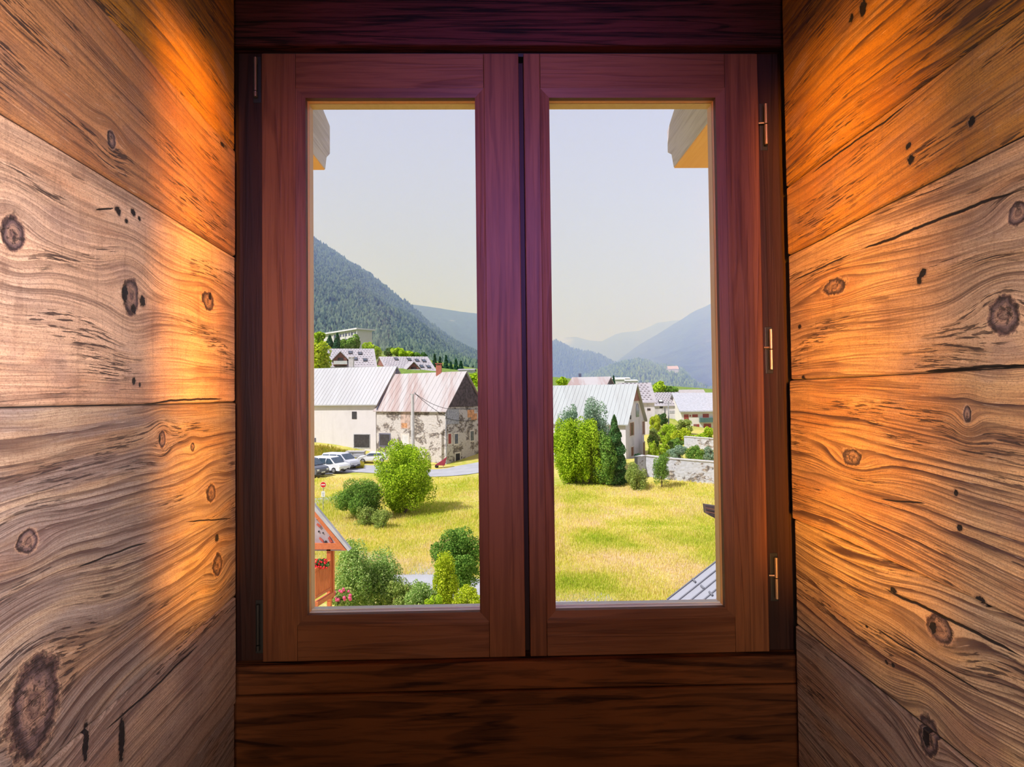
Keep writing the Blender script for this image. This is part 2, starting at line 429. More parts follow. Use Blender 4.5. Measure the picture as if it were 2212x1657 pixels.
wL = make_wall('L', [342, 562, 868, 1277, 1500],
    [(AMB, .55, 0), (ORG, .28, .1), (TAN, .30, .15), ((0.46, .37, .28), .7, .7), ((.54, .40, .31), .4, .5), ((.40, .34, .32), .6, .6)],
    [(285, 640, .016, .022), (350, 950, .008, .011), (450, 650, .020, .013), (30, 505, .012, .016), (470, 1220, .016, .018), (455, 1065, .016, .014),
     (75, 1525, .030, .042), (240, 300, .008, .010), (415, 965, .006, .006), (60, 1170, .012, .010)],
    [(272, 636, .006, .010), (310, 650, .007, .007), (290, 668, .006, .006), (257, 455, .006, .005), (290, 460, .005, .004), (275, 478, .004, .003), (303, 473, .003, .003),
     (290, 822, .0035, .0045), (303, 832, .002, .003), (468, 1162, .007, .006), (185, 1600, .005, .022), (262, 1600, .006, .028), (345, 948, .003, .006),
     (455, 640, .005, .006), (480, 312, .008, .003)],
    [(205, 455, 250, 452, .0012), (205, 1600, 440, 1385, .0016), (395, 1130, 505, 1120, .0012), (300, 870, 490, 862, .0016), (150, 1235, 330, 1165, .0012)])
tag(wL, 'left wall of rough reclaimed planks with knots, pale and orange brown', kind='structure')
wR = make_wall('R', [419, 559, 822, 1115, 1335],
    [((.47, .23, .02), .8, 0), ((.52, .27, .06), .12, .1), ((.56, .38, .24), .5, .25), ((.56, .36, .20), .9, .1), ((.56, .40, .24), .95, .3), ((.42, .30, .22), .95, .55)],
    [(2165, 680, .018, .020), (1800, 620, .030, .012), (1842, 988, .022, .011), (2092, 895, .006, .010), (2025, 1360, .020, .016), (2005, 1590, .015, .022),
     (2195, 460, .010, .012), (1930, 1110, .05, .02)][:7],
    [(1990, 590, .006, .005), (1982, 606, .004, .005), (1725, 706, .006, .004), (1733, 816, .006, .004), (1925, 1275, .007, .004), (2010, 1355, .006, .007), (2000, 1590, .006, .014),
     (1863, 18, .008, .012), (1838, 40, .006, .006), (2097, 263, .005, .006), (2120, 1298, .007, .005), (1910, 1430, .004, .003), (1925, 1437, .004, .003), (1960, 315, .005, .004), (1966, 345, .006, .006), (2068, 1065, .003, .004), (2075, 1140, .004, .004), (1868, 1353, .003, .002)],
    [(1842, 545, 2230, 397, .0022), (1700, 612, 1845, 546, .0012), (1890, 1262, 2230, 1432, .0022), (1733, 1130, 1925, 1213, .0014), (1740, 385, 1985, 205, .0016), (1870, 1345, 2150, 1520, .0012), (1900, 1075, 2010, 1090, .0012),
     (1980, 806, 2230, 786, .0022)])
tag(wR, 'right wall of rough reclaimed planks with deep grain and long cracks', kind='structure')

# ---- end wall: lintel, sill boards, fixed frame
Zc = CAM[2]
def Z(v): return Zc + v
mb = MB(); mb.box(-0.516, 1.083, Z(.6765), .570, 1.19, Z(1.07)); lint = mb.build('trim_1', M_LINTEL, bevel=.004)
tag(lint, 'dark purple-brown wooden lintel beam above the window', kind='structure')
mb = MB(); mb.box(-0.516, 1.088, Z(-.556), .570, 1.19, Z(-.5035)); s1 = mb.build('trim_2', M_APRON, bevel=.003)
tag(s1, 'narrow dark board directly below the window sashes', kind='structure')
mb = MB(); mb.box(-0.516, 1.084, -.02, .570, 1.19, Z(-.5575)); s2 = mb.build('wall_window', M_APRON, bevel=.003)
tag(s2, 'wide dark brown knotted boards below the window', kind='structure')
g = G('ceiling_boards'); M_CEIL = wood('ceiling_boards_wood', (.38, .22, .09), (.14, .07, .03), 'Y', .6)
mb = MB(); mb.box(-.62, -2.55, 2.62, .66, 1.19, 2.70); o = mb.build('ceiling', M_CEIL); tag(o, kind='structure')
mb = MB(); mb.box(-.62, -2.55, -.10, .66, 1.19, -.0); o = mb.build('floor', M_APRON); tag(o, kind='structure')
mb = MB(); mb.box(-.62, -2.65, -.10, .66, -2.50, 2.70); o = mb.build('wall_back', M_CEIL); tag(o, kind='structure')

mb = MB(); mb.box(-.56, .98, -.02, -.514, 1.20, 2.62); o = mb.build('gap_shade_left', M_GAPSHADE); tag(o, 'near-black strip standing in for shade in the gap between the left wall and the window frame', kind='structure')
mb = MB(); mb.box(.568, .98, -.02, .62, 1.20, 2.62); o = mb.build('gap_shade_right', M_GAPSHADE); tag(o, 'near-black strip standing in for shade in the gap between the right wall and the window frame', kind='structure')
# ---- the window
win = empty('window_1', (0, 1.1, Z(-.503)))
tag(win, 'two-leaf red-brown wooden casement window between plank walls', kind='structure')
mb = MB()
YF0, YF1 = 1.112, 1.165
mb.box(-.516, YF0, Z(-.503), -.4585, YF1, Z(.68)); 
mb.box(.5155, YF0, Z(-.503), .570, YF1, Z(.68)); 
mb.box(-.499, 1.135, Z(.667), .5525, YF1, Z(.69)); mb.box(-.499, 1.135, Z(-.508), .5525, YF1, Z(-.499))
mb.box(.030, 1.132, Z(-.503), .064, YF1 - .004, Z(.68))
mb.build('frame', M_FRAME, win, bevel=.0015)
mb = MB(); mb.box(-.4575, 1.110, Z(.6695), .514, 1.14, Z(.678)); mb.build('gap_shade_top', M_BLACK, win)  # black strip stands in for the shade between sashes and lintel
M_OUT = wood('outer_weathered_pale_wood', (0.75, 0.48, 0.27), (0.60, 0.32, 0.15), 'Z', .5, amount=.4)
M_WHITE = flat('white_paint_and_skylight', (0.86, 0.84, 0.83), .4, .03)
def make_sash(xl, xr, bl, br, label):
    zt, zb = Z(.670), Z(-.5005)
    st, sb = Z(.602), Z(-.4333)           # edges of rails
    s = MB()
    y0, y1 = 1.10, 1.150
    sash = None
    # stiles
    a = MB(); a.box(xl, y0, zb, bl, y1, zt); sash = a.build('sash', M_SASH_V, win, bevel=.0016)
    sash['label'] = label
    a = MB(); a.box(br, y0, zb, xr, y1, zt); a.build('stile', M_SASH_V, sash, bevel=.0016)
    a = MB(); a.box(bl + .0004, y0 + .0003, st, br - .0004, y1, zt - .0003); a.build('rail', M_SASH_H, sash, bevel=.0008)
    a = MB(); a.box(bl + .0004, y0 + .0003, zb + .0003, br - .0004, y1, sb); a.build('rail', M_SASH_H, sash, bevel=.0008)
    # bead: mitred sloping moulding, four sides
    w_ = .0178; yb = y0 + .010
    O = [(bl, sb), (br, sb), (br, st), (bl, st)]
    I = [(bl + w_, sb + w_), (br - w_, sb + w_), (br - w_, st - w_), (bl + w_, st - w_)]
    for k in range(4):
        k2 = (k + 1) % 4; e = .0004
        a = MB()
        A, B, C_, D = O[k], O[k2], I[k2], I[k]
        f = lambda p, y: (p[0], y, p[1])
        a.add([f(A, y0 + .001), f(B, y0 + .001), f(C_, yb - .006), f(D, yb - .006), f(D, yb + .006), f(C_, yb + .006), f(B, yb + .006), f(A, yb + .006)],
              [(0, 1, 2, 3), (3, 2, 5, 4), (4, 5, 6, 7), (0, 7, 6, 1), (0, 3, 4, 7), (1, 6, 5, 2)])
        a.build('bead', M_SASH_H if k % 2 == 0 else M_SASH_V, sash)
    # rebate (natural wood reveal) behind the bead, then gasket and glass
    def ring(i0, yA, yB, t, m, nm):
        a = MB(); x0, x1, z0, z1 = bl + i0, br - i0, sb + i0, st - i0
        a.box(x0 - t, yA, z0 - t, x0, yB, z1 + t); a.box(x1, yA, z0 - t, x1 + t, yB, z1 + t)
        a.box(x0, yA, z1, x1, yB, z1 + t)
        if m is M_BLACK: a.box(x0, yA, z0 - t, x1, yB, z0)
        else:
            b = MB(); b.box(x0, yA, z0 - t, x1, yB, z0); b.build('skylit_strip', M_WHITE, sash)  # bottom face coloured white to stand for sky light falling on it
        return a.build(nm, m, sash)
    ring(w_ + .0002, yb + .006, yb + .0155, .012, M_REBATE, 'rebate')
    ring(w_ - .0016, yb + .0155, yb + .0175, .010, M_BLACK, 'gasket')
    ring(w_ - .0002, yb + .0178, 1.1500, .012, M_OUT, 'outer_reveal')
    a = MB(); a.box(bl + w_ - .004, yb + .0162, sb + w_ - .004, br - w_ + .004, yb + .0170, st - w_ + .004)
    a.build('glass_pane', M_GLASS, sash)
    # white weather bar outside at the foot
    a = MB(); a.slab([(bl + .008, 1.1305, sb + w_ - .010), (bl + .008, 1.1305, sb + w_ + .0015), (bl + .008, 1.1500, sb + w_ - .001), (bl + .008, 1.180, sb + w_ - .012), (bl + .008, 1.180, sb - .01), (bl + .008, 1.152, sb - .01), (bl + .008, 1.152, sb + w_ - .010)], (br - bl - .016, 0, 0))
    a.build('weather_bar', M_WHITE, sash)
    return sash
gl = G('clear_glass')
gb = gl.n.new('ShaderNodeBsdfTransparent'); gg = gl.n.new('ShaderNodeBsdfGlossy'); gg.inputs['Roughness'].default_value = 0.0
gf = gl.n.new('ShaderNodeFresnel'); gf.inputs[0].default_value = 1.25; gm = gl.n.new('ShaderNodeMixShader')
gl.l.new(gf.outputs[0], gm.inputs[0]); gl.l.new(gb.outputs[0], gm.inputs[1]); gl.l.new(gg.outputs[0], gm.inputs[2]); gl.l.new(gm.outputs[0], gl.out.inputs[0])
M_GLASS = gl.m
make_sash(-.4573, .0419, -.392, -.0266, 'left leaf of the window')
make_sash(.0516, .5141, .0837, .4485, 'right leaf of the window')
def hinge(px, pt, pb, lit, two):
    x = at(px, (pt + pb) / 2, 1.10)[0]; z0 = at(px, pb, 1.10)[2]; z1 = at(px, pt, 1.10)[2]
    a = MB(); a.box(x - .0075, 1.1105, z0 - .008, x + .0075, 1.118, z1 + .006); hp = a.build('hinge', M_DARKMETAL, win, bevel=.001)
    a = MB(); zm = (z0 + z1) / 2
    if two:
        a.tube((x, 1.102, z0), (x, 1.102, zm - .001), .0037, n=14); a.tube((x, 1.102, zm + .001), (x, 1.102, z1), .0037, n=14)
        a.tube((x, 1.104, zm + .004), (x - .013, 1.106, zm + .004), .0022, n=8)
    else:
        a.tube((x, 1.104, z0 + .012), (x, 1.104, z1 - .012), .0030, n=14); a.tube((x, 1.104, z1 - .012), (x, 1.104, z1), .0036, n=14); a.tube((x, 1.104, z0), (x, 1.104, z0 + .010), .0036, n=14)
    a.build('pin', lit, hp, smooth=False)
hinge(550, 122, 207, M_STEEL, False); hinge(555, 1308, 1408, M_DARKMETAL, False)
hinge(1655.5, 224, 311, M_STEEL, True); hinge(1667, 711, 798, M_STEEL, True); hinge(1678.5, 1205, 1294, M_STEEL, True)
# outside masonry opening, sill ledge, purlins, eaves
M_FAC = flat('outer_render', (.6, .55, .48), .8)
mb = MB(); mb.box(-3.2, 1.17, -9.5, -.4985, 1.30, 3.2); mb.box(.556, 1.17, -9.5, 3.2, 1.30, 3.2); mb.box(-.4985, 1.191, -9.5, .556, 1.30, Z(-.53)); mb.box(-.4985, 1.191, Z(.70), .556, 1.30, 3.2)
o = mb.build('wall_outside', M_FAC); tag(o, kind='structure')
M_BEAMSIDE = wood('greyed_beam_wood', (.66, .58, .62), (.46, .38, .41), 'Y', .7, cross=30)
M_BEAMBOUNCE = wood('beam_wood_bounce_light', (.98, .47, .17), (.88, .36, .10), 'Y', .6, cross=30, amount=.5)  # warm bounce light under the beams is put into this colour
def purlin(x0, x1, pts_px, Yref_x, label):
    """pts_px: side outline given as pixels on the face nearer the view axis"""
    P0 = np.array([Yref_x, 0, 0]); n = np.array([1.0, 0, 0])
    outl = [on_plane(P0, n, *p) for p in pts_px]
    zb = outl[0][2]; zt = outl[-1][2]
    poly = outl + [np.array([Yref_x, 1.31, zt]), np.array([Yref_x, 1.31, zb])]
    t = empty('roof_purlin', ((x0 + x1) / 2, 1.31, zb)); tag(t, label, 'beam')
    m = MB(); m.slab([q for q in poly], (x1 - x0 if Yref_x == x0 else x0 - x1, 0, 0)); m.build('beam', M_BEAMSIDE, t, bevel=.003)
    m = MB(); b0, b1 = min(x0, x1), max(x0, x1)
    m.box(b0 + .002, 1.33, zb - .004, b1 - .002, outl[0][1] - .004, zb + .002); m.build('underside', M_BEAMBOUNCE, t)
    return zt
xr = at(1455, 362, 2.45)[0]; xl = at(703, 366, 2.45)[0]
purlin(xr, xr + .22, [(1455, 362), (1450, 334), (1442, 330), (1441, 284), (1456, 236), (1462, 216)], xr, 'grey timber beam end with orange underside outside the right pane')
purlin(xl, xl - .22, [(703, 366), (706, 340), (713, 333), (713, 272), (699, 238), (694, 216)], xl, 'grey timber beam end with small orange underside outside the left pane')
mb = MB(); mb.box(-3.2, 1.30, 2.88, 3.2, 2.40, 2.98); o = mb.build('roof_eaves', M_BEAMSIDE); tag(o, kind='structure')

# ================================================================== THE LAND
CP = [(680, 1300, 26), (860, 1240, 30), (1000, 1290, 26), (1040, 1210, 33), (1200, 1285, 26), (1550, 1290, 25.5), (1400, 1290, 25.7), (1200, 1150, 39), (1540, 1150, 38.5),
      (1200, 1050, 58), (1370, 1052, 57), (1540, 1048, 56), (700, 1100, 48), (950, 1112, 46), (860, 1112, 47), (690, 1035, 66), (800, 1025, 68), (1025, 1005, 75), (963, 1022, 71), (680, 968, 86),
      (815, 985, 86), (770, 980, 86), (963, 1003, 80), (1350, 992, 70), (1403, 988, 78), (1450, 996, 66), (1500, 960, 82), (1530, 925, 112), (1440, 925, 105), (1060, 985, 84), (1280, 1000, 72),
      (900, 850, 140), (700, 805, 150), (800, 785, 180), (900, 805, 150), (720, 748, 270), (900, 790, 260), (1000, 800, 210), (1250, 860, 130), (1450, 880, 135), (1520, 885, 160), (1450, 852, 250), (1250, 850, 250),
      (1040, 800, 330), (600, 720, 330), (1800, 860, 330), (400, 1000, 80), (400, 1300, 26), (1900, 1000, 75), (1900, 1290, 26), (900, 1150, 42), (730, 1090, 50)]
cp = np.array([at(*p) for p in CP] + [(-12, 3, -8.0), (0, 3, -8.0), (12, 3, -8.0), (-12, 14, -8.4), (0, 14, -8.3), (12, 14, -8.3)])
def _rbf_fit(P):
    d = np.hypot(P[:, None, 0] - P[None, :, 0], P[:, None, 1] - P[None, :, 1])
    n = len(P); A = np.zeros((n + 3, n + 3)); A[:n, :n] = d + np.eye(n) * .3; A[:n, n] = 1; A[:n, n + 1:] = P[:, :2]; A[n:, :n] = A[:n, n:].T
    return np.linalg.solve(A, np.r_[P[:, 2], 0, 0, 0])
RW = _rbf_fit(cp)
def ground_raw(x, y):
    x = np.atleast_1d(x).astype(float); y = np.atleast_1d(y).astype(float)
    d = np.hypot(x[:, None] - cp[None, :, 0], y[:, None] - cp[None, :, 1])
    return d @ RW[:-3] + RW[-3] + RW[-2] * x + RW[-1] * y
gx = np.unique(np.concatenate([np.arange(-170, -40, 5), np.arange(-40, 40, 1.0), np.arange(40, 171, 5)]))
gy = np.unique(np.concatenate([np.arange(2, 100, 1.0), np.arange(100, 340, 4.0)]))
GX, GY = np.meshgrid(gx, gy, indexing='ij')
GZ = np.concatenate([ground_raw(a, b) for a, b in zip(GX, GY)]).reshape(GX.shape)
GZ += 0.18 * (fbm(GX * .25, GY * .25, 2, 3) - .45)
def ground(x, y):
    x = np.asarray(x, float); y = np.asarray(y, float)
    i = np.clip(np.searchsorted(gx, x) - 1, 0, len(gx) - 2); j = np.clip(np.searchsorted(gy, y) - 1, 0, len(gy) - 2)
    fx = (x - gx[i]) / (gx[i + 1] - gx[i]); fy = (y - gy[j]) / (gy[j + 1] - gy[j])
    return (GZ[i, j] * (1 - fx) + GZ[i + 1, j] * fx) * (1 - fy) + (GZ[i, j + 1] * (1 - fx) + GZ[i + 1, j + 1] * fx) * fy
def on_ground(px, py, y0=5.0, y1=330.0):
    """walk the pixel's ray to the ground"""
    d = ray(px, py); d = d / d[1]; p = None
    for Y in np.concatenate([np.arange(y0, 100, .25), np.arange(100, y1, 1.5)]):
        q = CAM + d * Y
        if q[2] <= float(ground(q[0], q[1])): return q
    return CAM + d * y1
g = G('meadow_ground'); c = g.coord()
n1 = g.noise(g.map(c, (.16, .16, .16)), 1, 4, .6); n2 = g.noise(g.map(c, (1.6, 1.6, 1.6)), 1, 3, .6); n3 = g.noise(g.map(c, (9, 9, 9)), 1, 3, .7)
col = g.mix(g.step(n1, .38, .62), (.40, .42, .05), (.62, .52, .13))
col = g.mix(g.step(n2, .45, .7, 0, .7), col, (.66, .50, .24)); col = g.mix(g.step(n3, .5, .75, 0, .4), col, (.22, .30, .03))
far_ = g.step(g.xyz(c)[1], 95, 135)
col = g.mix(far_, col, g.mix(g.step(n2, .4, .6), (.10, .20, .03), (.24, .30, .06)))
M_GROUND = g.bsdf(col, .9, bump=n3, bs=.6, bd=.1, spec=.1)
ni, nj = GX.shape; idx = np.arange(ni * nj).reshape(ni, nj)
Fq = np.c_[idx[:-1, :-1].ravel(), idx[1:, :-1].ravel(), idx[1:, 1:].ravel(), idx[:-1, 1:].ravel()]
o = np_mesh('ground', np.c_[GX.ravel(), GY.ravel(), GZ.ravel()], Fq, M_GROUND, smooth=True)
tag(o, 'sloping yellow-green meadow ground between the houses', kind='structure')

def asphalt(name, c):
    g = G(name); k = g.coord(); n = g.noise(g.map(k, (.5, .5, .5)), 1, 4, .6); f = g.noise(g.map(k, (9, 9, 9)), 1, 3, .7)
    col = g.mix(g.step(n, .3, .7), c, tuple(x * .82 for x in c)); col = g.mix(g.step(f, .4, .7, 0, .3), col, tuple(x * .7 for x in c))
    return g.bsdf(col, .85, bump=f, bs=.3, bd=.02)
M_ROAD = asphalt('pale_asphalt', (.42, .42, .44)); M_PATH = asphalt('pale_path', (.43, .43, .44))
def strip(name, pts, width, m, label, dz=.05):
    P = [on_ground(*p)[:2] for p in pts]; Q = []
    for a, b in zip(P[:-1], P[1:]):
        k = max(2, int(np.linalg.norm(b - a) / .8))
        Q += [a + (b - a) * t / k for t in range(k)]
    Q.append(P[-1]); Q = np.array(Q)
    for _ in range(12): Q[1:-1] = (Q[:-2] + Q[2:] + 2 * Q[1:-1]) / 4
    T = np.gradient(Q, axis=0); T /= np.linalg.norm(T, axis=1)[:, None]; N = np.c_[-T[:, 1], T[:, 0]]
    ks = np.linspace(-.5, .5, 9); V = []
    for k in ks:
        q = Q + N * (k * width); V.append(np.c_[q, ground(q[:, 0], q[:, 1]) + dz + .03 * (1 - (2 * k) ** 2)])
    V = np.stack(V, 1); n, mm = V.shape[:2]
    idx = np.arange(n * mm).reshape(n, mm)
    Fq = np.c_[idx[:-1, :-1].ravel(), idx[:-1, 1:].ravel(), idx[1:, 1:].ravel(), idx[1:, :-1].ravel()]
    o = np_mesh(name, V.reshape(-1, 3), Fq, m, smooth=True); tag(o, label, kind='structure'); return o
strip('road', [(610, 1022), (700, 1018), (800, 1012), (880, 1022), (960, 1024), (1000, 1018), (1045, 1006), (1100, 996)], 7.0, M_ROAD, 'pale asphalt lane and parking strip in front of the farmhouse')
strip('lane', [(600, 1088), (690, 1088), (735, 1078), (790, 1072)], 3.4, M_ROAD, 'pale lane behind the no-entry sign')
strip('path', [(700, 1195), (780, 1205), (850, 1228), (930, 1255), (1030, 1288), (1120, 1292), (1230, 1296), (1330, 1315)], 3.0, M_PATH, 'pale footpath curving below the meadow')

# meadow grass: short blades in clumps
def blades(name, n, region, h, wd, cols, label, thr=None, excl=True):
    (x0, x1, y0, y1) = region
    y = 1.0 / (1.0 / y0 + RNG.random(n * 3) * (1.0 / y1 - 1.0 / y0))
    x = (x0 + (x1 - x0) * RNG.random(n * 3)) * y
    cl = vnoise(x * .9, y * .9, 4); k = RNG.random(len(x)) < .25 + .75 * cl
    x, y = x[k][:n], y[k][:n]; n = len(x)
    z = ground(x, y) - .03
    a = RNG.random(n) * math.pi; hh = h * (.5 + RNG.random(n)) * (.6 + .8 * vnoise(x * .35, y * .35, 9)); ww = wd * (.5 + RNG.random(n)) * (.5 + y / 50)
    lx = (RNG.random(n) - .5) * .6 * hh; ly = (RNG.random(n) - .5) * .6 * hh
    dx, dy = np.cos(a) * ww, np.sin(a) * ww
    V = np.stack([np.c_[x - dx, y - dy, z], np.c_[x + dx, y + dy, z], np.c_[x + lx + dx * .5, y + ly + dy * .5, z + hh], np.c_[x + lx - dx * .5, y + ly - dy * .5, z + hh]], 1).reshape(-1, 3)
    Fq = np.arange(n * 4).reshape(n, 4)
    tone = np.repeat(np.clip(fbm(x * .32, y * .22, 21, 4) * 1.05 + RNG.random(n) * .5 - .16, 0, 1), 4)
    g = G(name + '_blades'); t = g.attr('tone')
    col = g.ramp(t, [(0.0, cols[0]), (.35, cols[1]), (.65, cols[2]), (1.0, cols[3])])
    b = g.n.new('ShaderNodeBsdfDiffuse'); tr = g.n.new('ShaderNodeBsdfTranslucent'); mx = g.n.new('ShaderNodeMixShader'); mx.inputs[0].default_value = .5
    g._in(b.inputs[0], col); g._in(tr.inputs[0], col); g.l.new(b.outputs[0], mx.inputs[1]); g.l.new(tr.outputs[0], mx.inputs[2]); g.l.new(mx.outputs[0], g.out.inputs[0])
    o = np_mesh(name, V, Fq, g.m, attrs={'tone': tone}); tag(o, label, 'grass', kind='stuff'); return o
GC = [(.26, .42, .02), (.60, .66, .06), (.88, .76, .20), (.96, .76, .54)]
blades('meadow_grass', 215000, (-.03, .50, 25.0, 58.0), .19, .015, GC, 'tall yellow-green dry grass covering the meadow in the right pane')
blades('slope_grass', 130000, (-.50, -.03, 29.5, 66.0), .19, .015, GC, 'tall yellow-green grass on the slope in the left pane')
blades('bank_grass', 9000, (-.345, -.24, 74.0, 86.0), .5, .03, [(.12, .25, .02), (.36, .40, .04), (.55, .46, .06), (.62, .46, .12)], 'yellow-green grass bank below the white barn')

# ------------------------------------------------------------------ mountains
def mountain(name, prof, Yr, Yn, yn_px, m, label, amp=18, nu=160, nt=70, seed=1, power=1.0):
    xs = np.array([p[0] for p in prof], float); ys = np.array([p[1] for p in prof], float)
    px = np.linspace(xs[0], xs[-1], nu); py = np.interp(px, xs, ys)
    top = np.array([at(a, b, Yr) for a, b in zip(px, py)])
    T = np.linspace(0, 1, nt)[None, :]
    X = top[:, 0][:, None] * (1 - T * (1 - Yn / Yr)); Y = Yr + (Yn - Yr) * T + 0 * X
    zb = CAM[2] + (849 - yn_px) / F * Yn
    Zt = zb + (top[:, 2][:, None] - zb) * (1 - T) ** power
    k = np.sin(np.pi * np.clip(T, 0, 1)) ** .6
    n = fbm(X / (amp * 9), Y / (amp * 14), seed, 5) - .5; rg = 1 - np.abs(2 * fbm(X / (amp * 5) + Y / (amp * 16), Y / (amp * 22), seed + 9, 4) - 1)
    Zt = Zt + k * amp * (2.0 * n + 1.0 * (rg - .75)) + amp * .10 * (fbm(X / (amp * .6), Y / (amp * .6), seed + 5, 3) - .5)
    # closed back so that the massif has depth
    Xb = X[:, :1] * 1.12; Yb = Y[:, :1] * 1.35; Zb = np.full_like(Xb, zb)
    X = np.c_[Xb, X]; Y = np.c_[Yb, Y]; Zt = np.c_[Zb, Zt]
    nt2 = X.shape[1]; idx = np.arange(nu * nt2).reshape(nu, nt2)
    Fq = np.c_[idx[:-1, :-1].ravel(), idx[:-1, 1:].ravel(), idx[1:, 1:].ravel(), idx[1:, :-1].ravel()]
    o = np_mesh(name, np.c_[X.ravel(), Y.ravel(), Zt.ravel()], Fq, m, smooth=True); tag(o, label, kind='structure')
    return X[:, 1:], Y[:, 1:], Zt[:, 1:]
def rock(name, green, stone, thr, sc):
    g = G(name); c = g.coord(); n = g.noise(g.map(c, (sc, sc, sc * .5)), 1, 6, .62, .4); f = g.noise(g.map(c, (sc * 9,) * 3), 1, 5, .7)
    col = g.mix(g.step(f, .4, .62), green, tuple(x * .45 for x in green)); col = g.mix(g.step(n, thr, thr + .06), col, stone)
    return g.bsdf(col, .95, bump=f, bs=.8, bd=1 / sc * .05, spec=.05)
M_FOREST = rock('forest_slope', (.03, .075, .05), (.40, .36, .30), .70, .006)
M_HILLF = rock('wooded_hill', (.07, .12, .05), (.45, .42, .30), .66, .008)
M_MTN = rock('far_mountain', (.07, .10, .08), (.42, .40, .36), .66, .0016)
M_MTN2 = rock('pale_far_mountain', (.10, .12, .10), (.60, .57, .5), .60, .0012)
fw = mountain('forested_mountain', [(380, 300), (640, 478), (680, 517), (720, 543), (760, 570), (800, 594), (840, 626), (880, 655), (920, 690), (960, 722), (1000, 750), (1040, 775), (1120, 830)], 1100, 340, 800, M_FOREST,
     'steep dark forested mountainside filling the left pane behind the roofs', amp=16, seed=3, nt=110, nu=200)
mountain('mountain_ridge', [(700, 640), (860, 655), (890, 658), (930, 663), (1000, 674), (1040, 678), (1100, 698), (1150, 722), (1190, 752), (1260, 800), (1300, 835)], 2100, 1250, 830, M_HILLF, 'hazy blue ridge behind the forested slope in the left pane', amp=30, seed=8)
mountain('mountain_left_far', [(1040, 745), (1150, 752), (1205, 735), (1222, 729), (1245, 728), (1275, 736), (1300, 737), (1330, 722), (1345, 718), (1380, 715), (1400, 707), (1420, 697), (1460, 692), (1500, 690)], 4800, 3200, 850, M_MTN2, 'pale far mountain chain with scree below the sky in the right pane', amp=45, seed=12)
mountain('mountain_right', [(1290, 830), (1330, 782), (1380, 745), (1420, 722), (1455, 700), (1475, 688), (1500, 672), (1530, 659), (1580, 630), (1700, 560)], 3000, 1300, 858, M_MTN, 'tall hazy blue mountain rising to the right edge of the right pane', amp=40, seed=15)
hm = mountain('hill_middle', [(1100, 720), (1200, 738), (1240, 756), (1275, 762), (1300, 770), (1325, 784), (1340, 790), (1400, 800), (1480, 835)], 1900, 1150, 851, M_HILLF, 'dark blue wooded hill at the left of the right pane', amp=24, seed=21)
hv = mountain('hill_village', [(1260, 815), (1320, 792), (1350, 782), (1375, 778), (1400, 782), (1420, 790), (1450, 792), (1475, 798), (1490, 815), (1510, 838), (1540, 850)], 1350, 700, 860, M_HILLF, 'wooded knoll with scattered houses above the village', amp=16, seed=25)
def forest(name, mesh3, n, h0, m, label, tmax=.97, tpow=1.0, pxr=None):
    X, Y, Zt = mesh3; nu, nt = X.shape
    a = RNG.random(n) * (nu - 1.001); b = (RNG.random(n) ** tpow) * (nt - 1) * tmax
    i = a.astype(int); j = b.astype(int); fa = a - i; fb = b - j
    def s(A): return (A[i, j] * (1 - fa) + A[i + 1, j] * fa) * (1 - fb) + (A[i, j + 1] * (1 - fa) + A[i + 1, j + 1] * fa) * fb
    P = np.c_[s(X), s(Y), s(Zt)]
    px = 1087 + P[:, 0] / P[:, 1] * F
    keep = (px > (pxr or (640, 1560))[0]) & (px < (pxr or (640, 1560))[1]) & (vnoise(P[:, 0] / 28, P[:, 1] / 28, 6) > .12); P = P[keep]; n = len(P)
    h = h0 * (.55 + .8 * RNG.random(n)); r = h * (.20 + .14 * RNG.random(n)); rnd = RNG.random(n) < .35
    K = 6; ang = np.linspace(0, 2 * math.pi, K, endpoint=False)
    V = []
    for lv, (fr, fh) in enumerate([(1.0, .05), (.75, .5)]):
        rr = r * np.where(rnd & (lv == 1), 1.5, 1) * fr
        V.append(np.stack([np.c_[P[:, 0] + rr * math.cos(t + lv * .5), P[:, 1] + rr * math.sin(t + lv * .5), P[:, 2] - 1 + h * fh * (1 + .2 * math.sin(t * 5))] for t in ang], 1))
    topv = np.c_[P[:, 0], P[:, 1], P[:, 2] - 1 + h * np.where(rnd, .8, 1)][:, None, :]
    V = np.concatenate(V + [topv], 1)
    L = 2 * K + 1; F3 = []
    for q in range(K):
        q2 = (q + 1) % K; F3 += [(q, q2, K + q2), (q, K + q2, K + q), (K + q, K + q2, 2 * K)]
    F3 = (np.array(F3)[None] + (np.arange(n) * L)[:, None, None]).reshape(-1, 3)
    o = np_mesh(name, V.reshape(-1, 3), F3, m); tag(o, label, 'forest', kind='stuff'); return o
def treemat(name, a, b):
    g = G(name); r = g.island(); return g.bsdf(g.ramp(r, [(0, a), (1, b)]), .9, spec=.1)
forest('mountain_forest', fw, 62000, 7.0, treemat('mountain_trees', (.015, .045, .04), (.13, .19, .12)), 'dense conifer forest covering the mountainside in the left pane', tpow=.8, pxr=(450, 1130))
forest('hill_forest', hm, 8000, 10, treemat('hill_trees', (.05, .09, .05), (.12, .17, .08)), 'forest on the dark blue hill in the right pane', pxr=(1090, 1620))
forest('knoll_forest', hv, 6500, 7.5, treemat('knoll_trees', (.06, .11, .05), (.22, .30, .10)), 'trees covering the knoll above the village', pxr=(1090, 1620))

